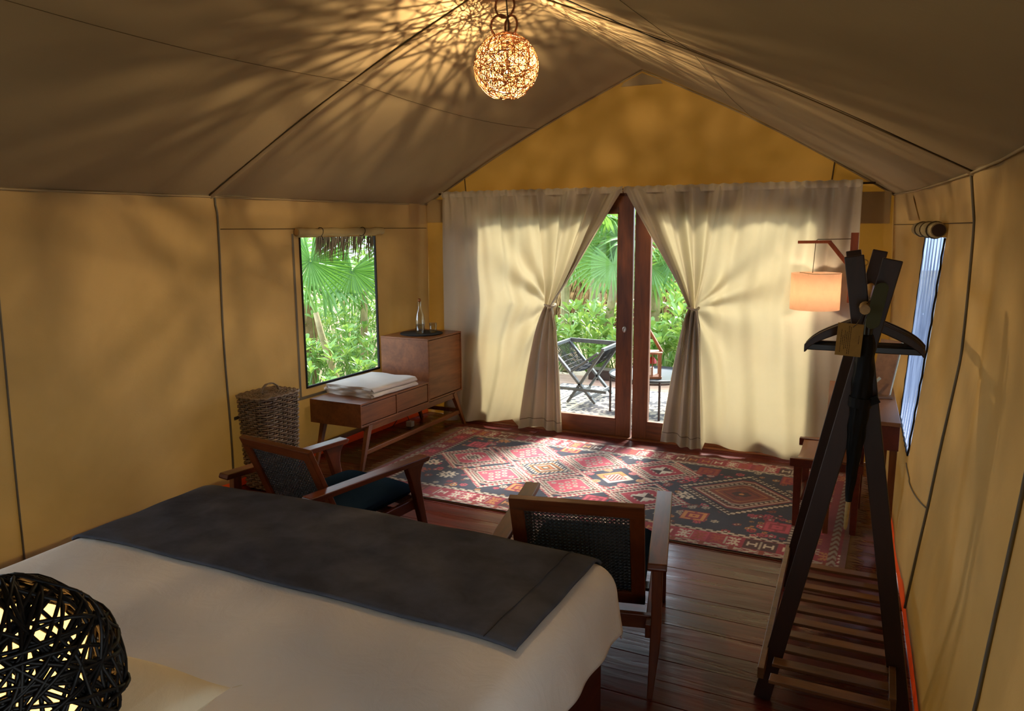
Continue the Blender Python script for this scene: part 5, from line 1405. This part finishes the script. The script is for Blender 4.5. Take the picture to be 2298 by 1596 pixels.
def fan_frond(L, n, mat, spread=5.2, droop=.25, wid=.05, seed=0):
    r = random.Random(seed); b = MB()
    for i in range(n):
        a = -spread/2+spread*i/(n-1)+r.uniform(-.03, .03); l = L*(.72+.28*math.cos(a*.42))*r.uniform(.92, 1.05)
        d = Vector((math.sin(a), math.cos(a), 0)); s = Vector((math.cos(a), -math.sin(a), 0)); w = wid*L
        pr = [(0.02, .12), (.45, 1.0), (.75, .75), (1.0, .03)]; k0 = len(b.v)
        for t, ww in pr:
            c = d*(l*t)+Vector((0, 0, .05*L*math.sin(i*1.9)*t*.3-droop*L*t*t*t*r.uniform(.5, 1.3)))
            b.v += [tuple(c-s*w*ww/2+Vector((0, 0, .25*w*ww))), tuple(c), tuple(c+s*w*ww/2+Vector((0, 0, .25*w*ww)))]
        for j in range(len(pr)-1):
            k = k0+j*3; b.f += [(k, k+1, k+4, k+3), (k+1, k+2, k+5, k+4)]
    return to_mesh('frond', b, mat, False)
FAN = [fan_frond(.72, 38, M['palm'], 5.4, .22, .075, 1), fan_frond(.66, 34, M['palm'], 5.0, .4, .08, 2), fan_frond(.6, 32, M['palm_dry'], 5.0, .3, .08, 3)]
def fan_palm(x, y, h, label, seed, fronds, trunk_r=.06, lean=(0, 0), scale=1, gz=-.3, group=None, mats=(0, 1), tmat='trunk'):
    r = random.Random(seed); p = E('fan_palm', label, 'palm', (x, y, gz), group=group)
    top = Vector((lean[0], lean[1], h)); n = 16; p['h'] = h
    pts = [Vector((lean[0]*(i/n)**1.5, lean[1]*(i/n)**1.5, h*i/n)) for i in range(n+1)]
    b = MB(); b.tube(pts, [trunk_r*(1.1-.25*i/n+(.10 if i % 2 else 0)) for i in range(n+1)], 9); part('trunk', b, M[tmat], p, smooth='auto')
    for (az, el, pet) in fronds:
        d = Vector((math.cos(az)*math.cos(el), math.sin(az)*math.cos(el), math.sin(el))); q = top+d*pet
        b = MB(); b.tube([top-Vector((0, 0, .05)), top+d*pet*.5+Vector((0, 0, .05)), q], [.014, .011, .008], 5, cap=False)
        o = link('frond', FAN[r.choice(mats)], p); o.matrix_local = Matrix.Translation(q) @ rot_to((d+Vector((0, 0, -.35))).normalized(), r.uniform(-.35, .35)) @ Matrix.Scale(scale*r.uniform(.9, 1.1), 4)
        o2 = link('petiole', to_mesh('petiole', b, M['leaf2']), p)
    return p
def feather_frond(L, mat, seed, n=30):
    r = random.Random(seed); b = MB(); pts = []
    for i in range(n+1):
        t = i/n; pts.append(Vector((0, L*t*.9, .38*L*math.sin(t*2.2)-.30*L*t*t)))
    b.tube(pts, [.012*(1-.8*i/n) for i in range(n+1)], 5, cap=False)
    for i in range(3, n+1):
        for s in (-1, 1):
            l = .42*L*math.sin(PI*(.12+.86*i/n))**.7; c = pts[i]; e = c+Vector((s*l*.75, l*.45, -l*.45)); m = c+Vector((s*l*.4, l*.22, -l*.08)); w = Vector((0, .018, 0))
            b.add([c-w*.4, c+w*.4, m+w, m-w, e], [(0,1,2,3), (3,2,4)])
    return to_mesh('frond', b, mat)
FEATH = [feather_frond(1.5, M['palm_dry'], 4), feather_frond(1.3, M['palm'], 5)]
def feather_palm(x, y, h, label, fr, gz=-.3, tr=.07):
    p = E('feather_palm', label, 'palm', (x, y, gz)); n = 14
    b = MB(); b.tube([(0.02*math.sin(i*.5), 0, h*i/n) for i in range(n+1)], [tr*(1.05-.2*i/n+(.08 if i % 2 else 0)) for i in range(n+1)], 9); part('trunk', b, M['trunk'], p, smooth='auto')
    for k, az in enumerate(fr):
        o = link('frond', FEATH[k % 2], p); o.matrix_local = Matrix.Translation((0.02, 0, h-.02)) @ Matrix.Rotation(az, 4, 'Z')
    return p
# through the doors
DS = [(-4.55, 10.3, .80, .55), (-3.95, 10.5, 1.02, .55), (-3.45, 10.35, .75, .5), (-2.95, 10.2, .80, .5), (-2.45, 10.3, 1.2, .55), (-2.0, 10.2, 1.25, .6), (-3.05, 11.3, 1.35, .6), (-2.35, 11.4, 1.55, .7), (-4.3, 11.6, 1.0, .6), (-1.5, 10.5, 1.3, .6)]
SL = ['low bright shrub behind the folding deck chair, at the curtain edge', 'tall bright shrub right above the folding deck chair back', 'bright shrub between the deck chair and the low step', 'bright shrub directly behind the low dark step', 'bright shrub just right of the lantern handle', 'bright shrub beside the right curtain tail', 'taller shrub rising behind the door stile', 'taller shrub at the foot of the palm right of the door stile', 'shrub in front of the thatched hut, left of the palm trunks', 'bright shrub half hidden by the right curtain']
for i, (x, y, h, R) in enumerate(DS): shrub(x, y, h+.1, R, 20, SL[i], 'shrubs beyond the terrace', 50+i, LEAF, 14)
PA = fan_palm(-4.52, 10.9, 2.15, 'fan palm beside the left curtain with a straight grey trunk', 1, [(1.2, .9, .5), (2.6, .6, .5), (4.0, .7, .5)], .065, mats=(0, 1))
PB = fan_palm(-4.45, 12.0, 2.30, 'fan palm with green trunk rising behind the deck chair', 2, [(.6, .9, .5), (3.5, .7, .5), (-2.2, .6, .5)], .085, mats=(0, 1))
PC_ = fan_palm(-3.78, 10.6, 2.05, 'leaning fan palm just left of the dark door stile', 3, [(.8, .8, .5), (2.5, .6, .5), (4.2, .7, .5)], .06, (.26, 0), mats=(0, 1))
PD = fan_palm(-3.14, 10.9, 1.75, 'fan palm with pale trunk just right of the door stile', 4, [(.5, .9, .4), (2.0, .8, .4), (3.6, .6, .4)], .07, (.05, 0), mats=(0, 1))
feather_palm(-5.2, 12.6, 1.3, 'low palm with long arching feather leaves in front of the thatched hut', [-1.25, -.9, -1.9, -.4, 1.0, 2.4])
def facing_frond(parent, pos, roll, scale, k=0, tilt=0.0):
    # a fan leaf held out towards the tent, its broad face turned to the wall
    z = (Vector((-.2, .3, 1.9))-Vector(pos)).normalized(); z = (z+Vector((0, 0, tilt))).normalized()
    y0 = Vector((0, 0, 1))-z*z.z; y0.normalize(); x = y0.cross(z)
    m = Matrix((x, y0, z)).transposed().to_4x4()
    o = link('frond', FANF[k], parent); o.matrix_local = Matrix.Translation(Vector(pos)-Vector(parent.location)) @ m @ Matrix.Rotation(roll, 4, 'Z') @ Matrix.Scale(scale, 4)
    top = Vector((0, 0, parent['h'])); b = MB(); e = Vector(pos)-Vector(parent.location); b.tube([top, top.lerp(e, .5)+Vector((0, 0, .12)), e], [.013, .01, .008], 5, cap=False)
    link('petiole', to_mesh('petiole', b, M['leaf2']), parent)
FANF = [fan_frond(.72, 46, M['palm_dark'], 5.9, .10, .055, 6), fan_frond(.70, 42, M['palm_dark'], 5.2, .15, .06, 7), fan_frond(.70, 30, M['palm'], 4.6, .35, .075, 8), fan_frond(.70, 34, M['palm'], 5.3, .25, .07, 9)]
for par, pos, roll, sc_, kk in ((PB, (-3.89, 10.75, 1.43), PI-.35, .95, 3), (PC_, (-3.54, 10.25, 1.37), PI+.25, .72, 3), (PC_, (-3.62, 10.85, 1.68), PI/2+.25, .95, 2), (PA, (-4.36, 10.9, 1.45), PI+.5, .7, 2), (PD, (-3.10, 10.6, 1.33), PI-.4, .85, 2), (PD, (-2.82, 10.7, 1.45), PI-1.0, .7, 3)):
    facing_frond(par, pos, roll, sc_, kk, .25)
# through the left window
WS = [(-6.1, 6.7, .95, .55), (-6.5, 7.6, 1.0, .6), (-5.75, 7.4, .85, .5), (-6.9, 8.6, 1.25, .65), (-7.6, 8.2, 1.35, .7), (-7.4, 9.6, 1.5, .75), (-8.6, 9.5, 1.7, .8), (-6.3, 9.2, 1.3, .65), (-8.9, 11.2, 2.0, .9), (-7.6, 11.4, 2.0, .9), (-5.7, 6.3, .6, .4)]
WL = ['low shrub nearest the left side of the window sill', 'shrub in the middle of the window view at sill height', 'shrub just above the folded blanket in the window view', 'shrub behind the slender orange trunk', 'shrub behind the brown fibrous palm trunk', 'tall shrub below the second fan leaf', 'tall shrub at the far left of the window view', 'shrub at the right edge of the window view', 'tree-high shrub in the far left distance', 'tree-high shrub behind the leaning grey trunk', 'smallest shrub at the bottom corner of the window']
for i, (x, y, h, R) in enumerate(WS): shrub(x, y, h+.15, R, 22, WL[i], 'shrubs outside the side window', 90+i, LEAF2, 22)
HERO1 = fan_palm(-6.62, 7.55, 1.25, 'fan palm with brown fibrous trunk at the left of the side window', 11, [(1.4, .8, .4), (2.8, .5, .4), (-2.4, .9, .4)], .085, (-.05, .1), mats=(0, 1), tmat='trunk2')
HERO2 = fan_palm(-6.55, 8.55, 1.35, 'second fan palm with slender ochre trunk in the middle of the side window', 12, [(.6, .6, .4), (2.2, .5, .4)], .05, (.05, 0), mats=(0, 1))
b = MB(); n = 20
facing_frond(HERO1, (-6.05, 6.98, 1.52), PI, .80, 0, .15); facing_frond(HERO2, (-6.22, 7.95, 1.36), PI-.3, .80, 1, .1)
gt = E('leaning_tree', 'bare grey leaning trunk crossing the upper right of the side window', 'tree', (-7.0, 9.9, -.3))
part('trunk', MB().tube([(.0+.55*(1-i/n)**1.3-.15, 0, 3.1*i/n) for i in range(n+1)], [.085-.03*i/n+.006*(i % 3) for i in range(n+1)], 9), M['stone'], gt, smooth=True)
part('branch', MB().tube([(-.15, 0, 2.5), (.1, .1, 2.8), (.35, .1, 3.2)], [.05, .04, .03], 7), M['stone'], gt, smooth=True)
st = E('slanting_sapling', 'slanting ochre sapling stem low in the left of the side window', 'sapling', (-5.75, 6.95, -.3))
part('stem', MB().tube([(.06, .12, 0), (.0, .03, .45), (-.10, -.08, 1.0), (-.13, -.12, 1.25)], [.045, .042, .036, .03], 8), M['trunk'], st, smooth=True)
part('tuft', MB().tube([(-.13, -.12, 1.25), (-.2, -.2, 1.6)], [.02, .004], 5), M['leaf2'], st)
# tall greenery farther away
def hedge(x, y, w, d, h, seed, label, n=900):
    r = random.Random(seed); b = MB()
    for k in range(n):
        px, py = r.uniform(-w, w), r.uniform(-d, d); pz = h*(1-.3*(px/w)**2)*r.random()**.6
        a = r.uniform(0, 6.28); el = r.uniform(-.3, 1); dd = Vector((math.cos(a)*math.cos(el), math.sin(a)*math.cos(el), math.sin(el)))
        M4 = Matrix.Translation((px, py, pz)) @ rot_to(dd, r.uniform(-1, 1)) @ Matrix.Scale(r.uniform(1.2, 2.2), 4); me = LEAF2[k % 3]
        b.add([M4 @ v.co for v in me.vertices], [tuple(p.vertices) for p in me.polygons])
    h_ = E('green_thicket', label, 'thicket', (x, y, -.3)); part('foliage', b, M['leaf2'], h_, kind='stuff')
    part('stem', MB().tube([(-w*.4, 0, 0), (-w*.3, 0, h*.8)], .04, 5).tube([(w*.3, 0, 0), (w*.4, 0, h*.8)], .04, 5), M['trunk'], h_, kind='stuff')
hedge(-9.5, 13, 2.4, 1, 2.7, 1, 'distant green thicket seen through the middle of the side window', 1500)
hedge(-12, 11, 1.6, 1.6, 2.6, 2, 'distant green thicket seen at the left edge of the side window', 1200)
hedge(-1.6, 13.2, 1.8, .8, 2.2, 3, 'green thicket behind the right curtain tail', 1300)
# thatched hut
def thatch_fall(p0, p1, L, n, mat, seed, rad=.007, out=(0, -1, 0), tilt=.5, jit=.3, rows=1):
    r = random.Random(seed); b = MB(); p0, p1 = Vector(p0), Vector(p1); out = Vector(out)
    for k in range(n):
        t = r.random(); row = r.randrange(rows) if rows > 1 else 0
        c = p0.lerp(p1, t) - out*tilt*.0
        s = c + (Vector((0, 0, 1))-out*tilt)*(row*L*.55) + out*r.uniform(-.04, .04)
        l = L*r.uniform(.6, 1.15); d = Vector((r.uniform(-jit, jit)*.5, 0, -1))+out*tilt*r.uniform(.5, 1.1)
        b.beam(s, s+d*l, rad*2, rad, out, rad*.5, rad*.4)
    return b
def hut():
    h = E('thatched_hut', 'thatched hut with board wall standing beyond the palms', 'hut', (-5.6, 16.5, -.3))
    x0, x1 = -9.5, -2.6
    b = MB(); b.grid(lambda u, v: (x0+(x1-x0)*u, 15.4+1.3*v, .55+1.0*v), 20, 4); b.bx(x0, x1, 16.4, 16.5, -.3, 1.4)
    part('lower_roof', b, M['thatch'], h, world=True)
    part('lower_thatch', thatch_fall((x0, 15.3, .50), (x1, 15.3, .50), .55, 2600, M['thatch'], 3, .012, (0, -1, 0), .55, .5, 4), M['thatch'], h, world=True, kind='stuff')
    for i in range(34):
        x = x0+.1+(x1-x0-.2)*i/33; part('wall_board', MB().bx(x-.09, x+.09, 16.66, 16.70, 1.35, 2.10), M['hutwall'], h, world=True)
    b = MB(); b.grid(lambda u, v: (x0+(x1-x0)*u, 16.2+1.2*v, 2.12+1.2*v), 20, 4); part('upper_roof', b, M['thatch'], h, world=True)
    part('upper_thatch', thatch_fall((x0, 16.1, 2.16), (x1, 16.1, 2.16), .45, 1500, M['thatch'], 5, .012, (0, -1, 0), .5, .5, 3), M['thatch'], h, world=True, kind='stuff')
    for xx in (x0+.2, -6, x1-.2): part('post', MB().tube([(xx, 16.6, -.3), (xx, 16.6, 2.2)], .07, 8), M['trunk'], h, world=True)
hut()
# thatched awning whose fringe hangs at the top of the side window
def awning():
    a = E('thatched_awning', 'dark thatched awning whose fringe hangs at the top of the side window', 'awning', (-5.4, 7.6, -.3))
    b = MB(); b.grid(lambda u, v: (-5.92+1.6*u, 7.02+1.1*v, 1.80+.75*v+.02*u), 8, 6); part('roof_sheet', b, M['thatchd'], a, world=True)
    part('thatch', thatch_fall((-5.93, 7.0, 1.80), (-4.3, 7.0, 1.80), .26, 420, M['thatchd'], 8, .006, (0, -1, 0), .18, .35, 2), M['thatchd'], a, world=True, kind='stuff')
    part('thatch_side', thatch_fall((-5.93, 7.0, 1.82), (-5.93, 8.1, 2.5), .22, 200, M['thatchd'], 9, .006, (-1, 0, 0), .2, .3), M['thatchd'], a, world=True, kind='stuff')
    part('post', MB().tube([(-4.45, 7.12, -.3), (-4.45, 7.12, 1.86)], .05, 8).tube([(-4.45, 8.0, -.3), (-4.45, 8.0, 2.46)], .05, 8), M['trunk'], a, world=True)
awning()
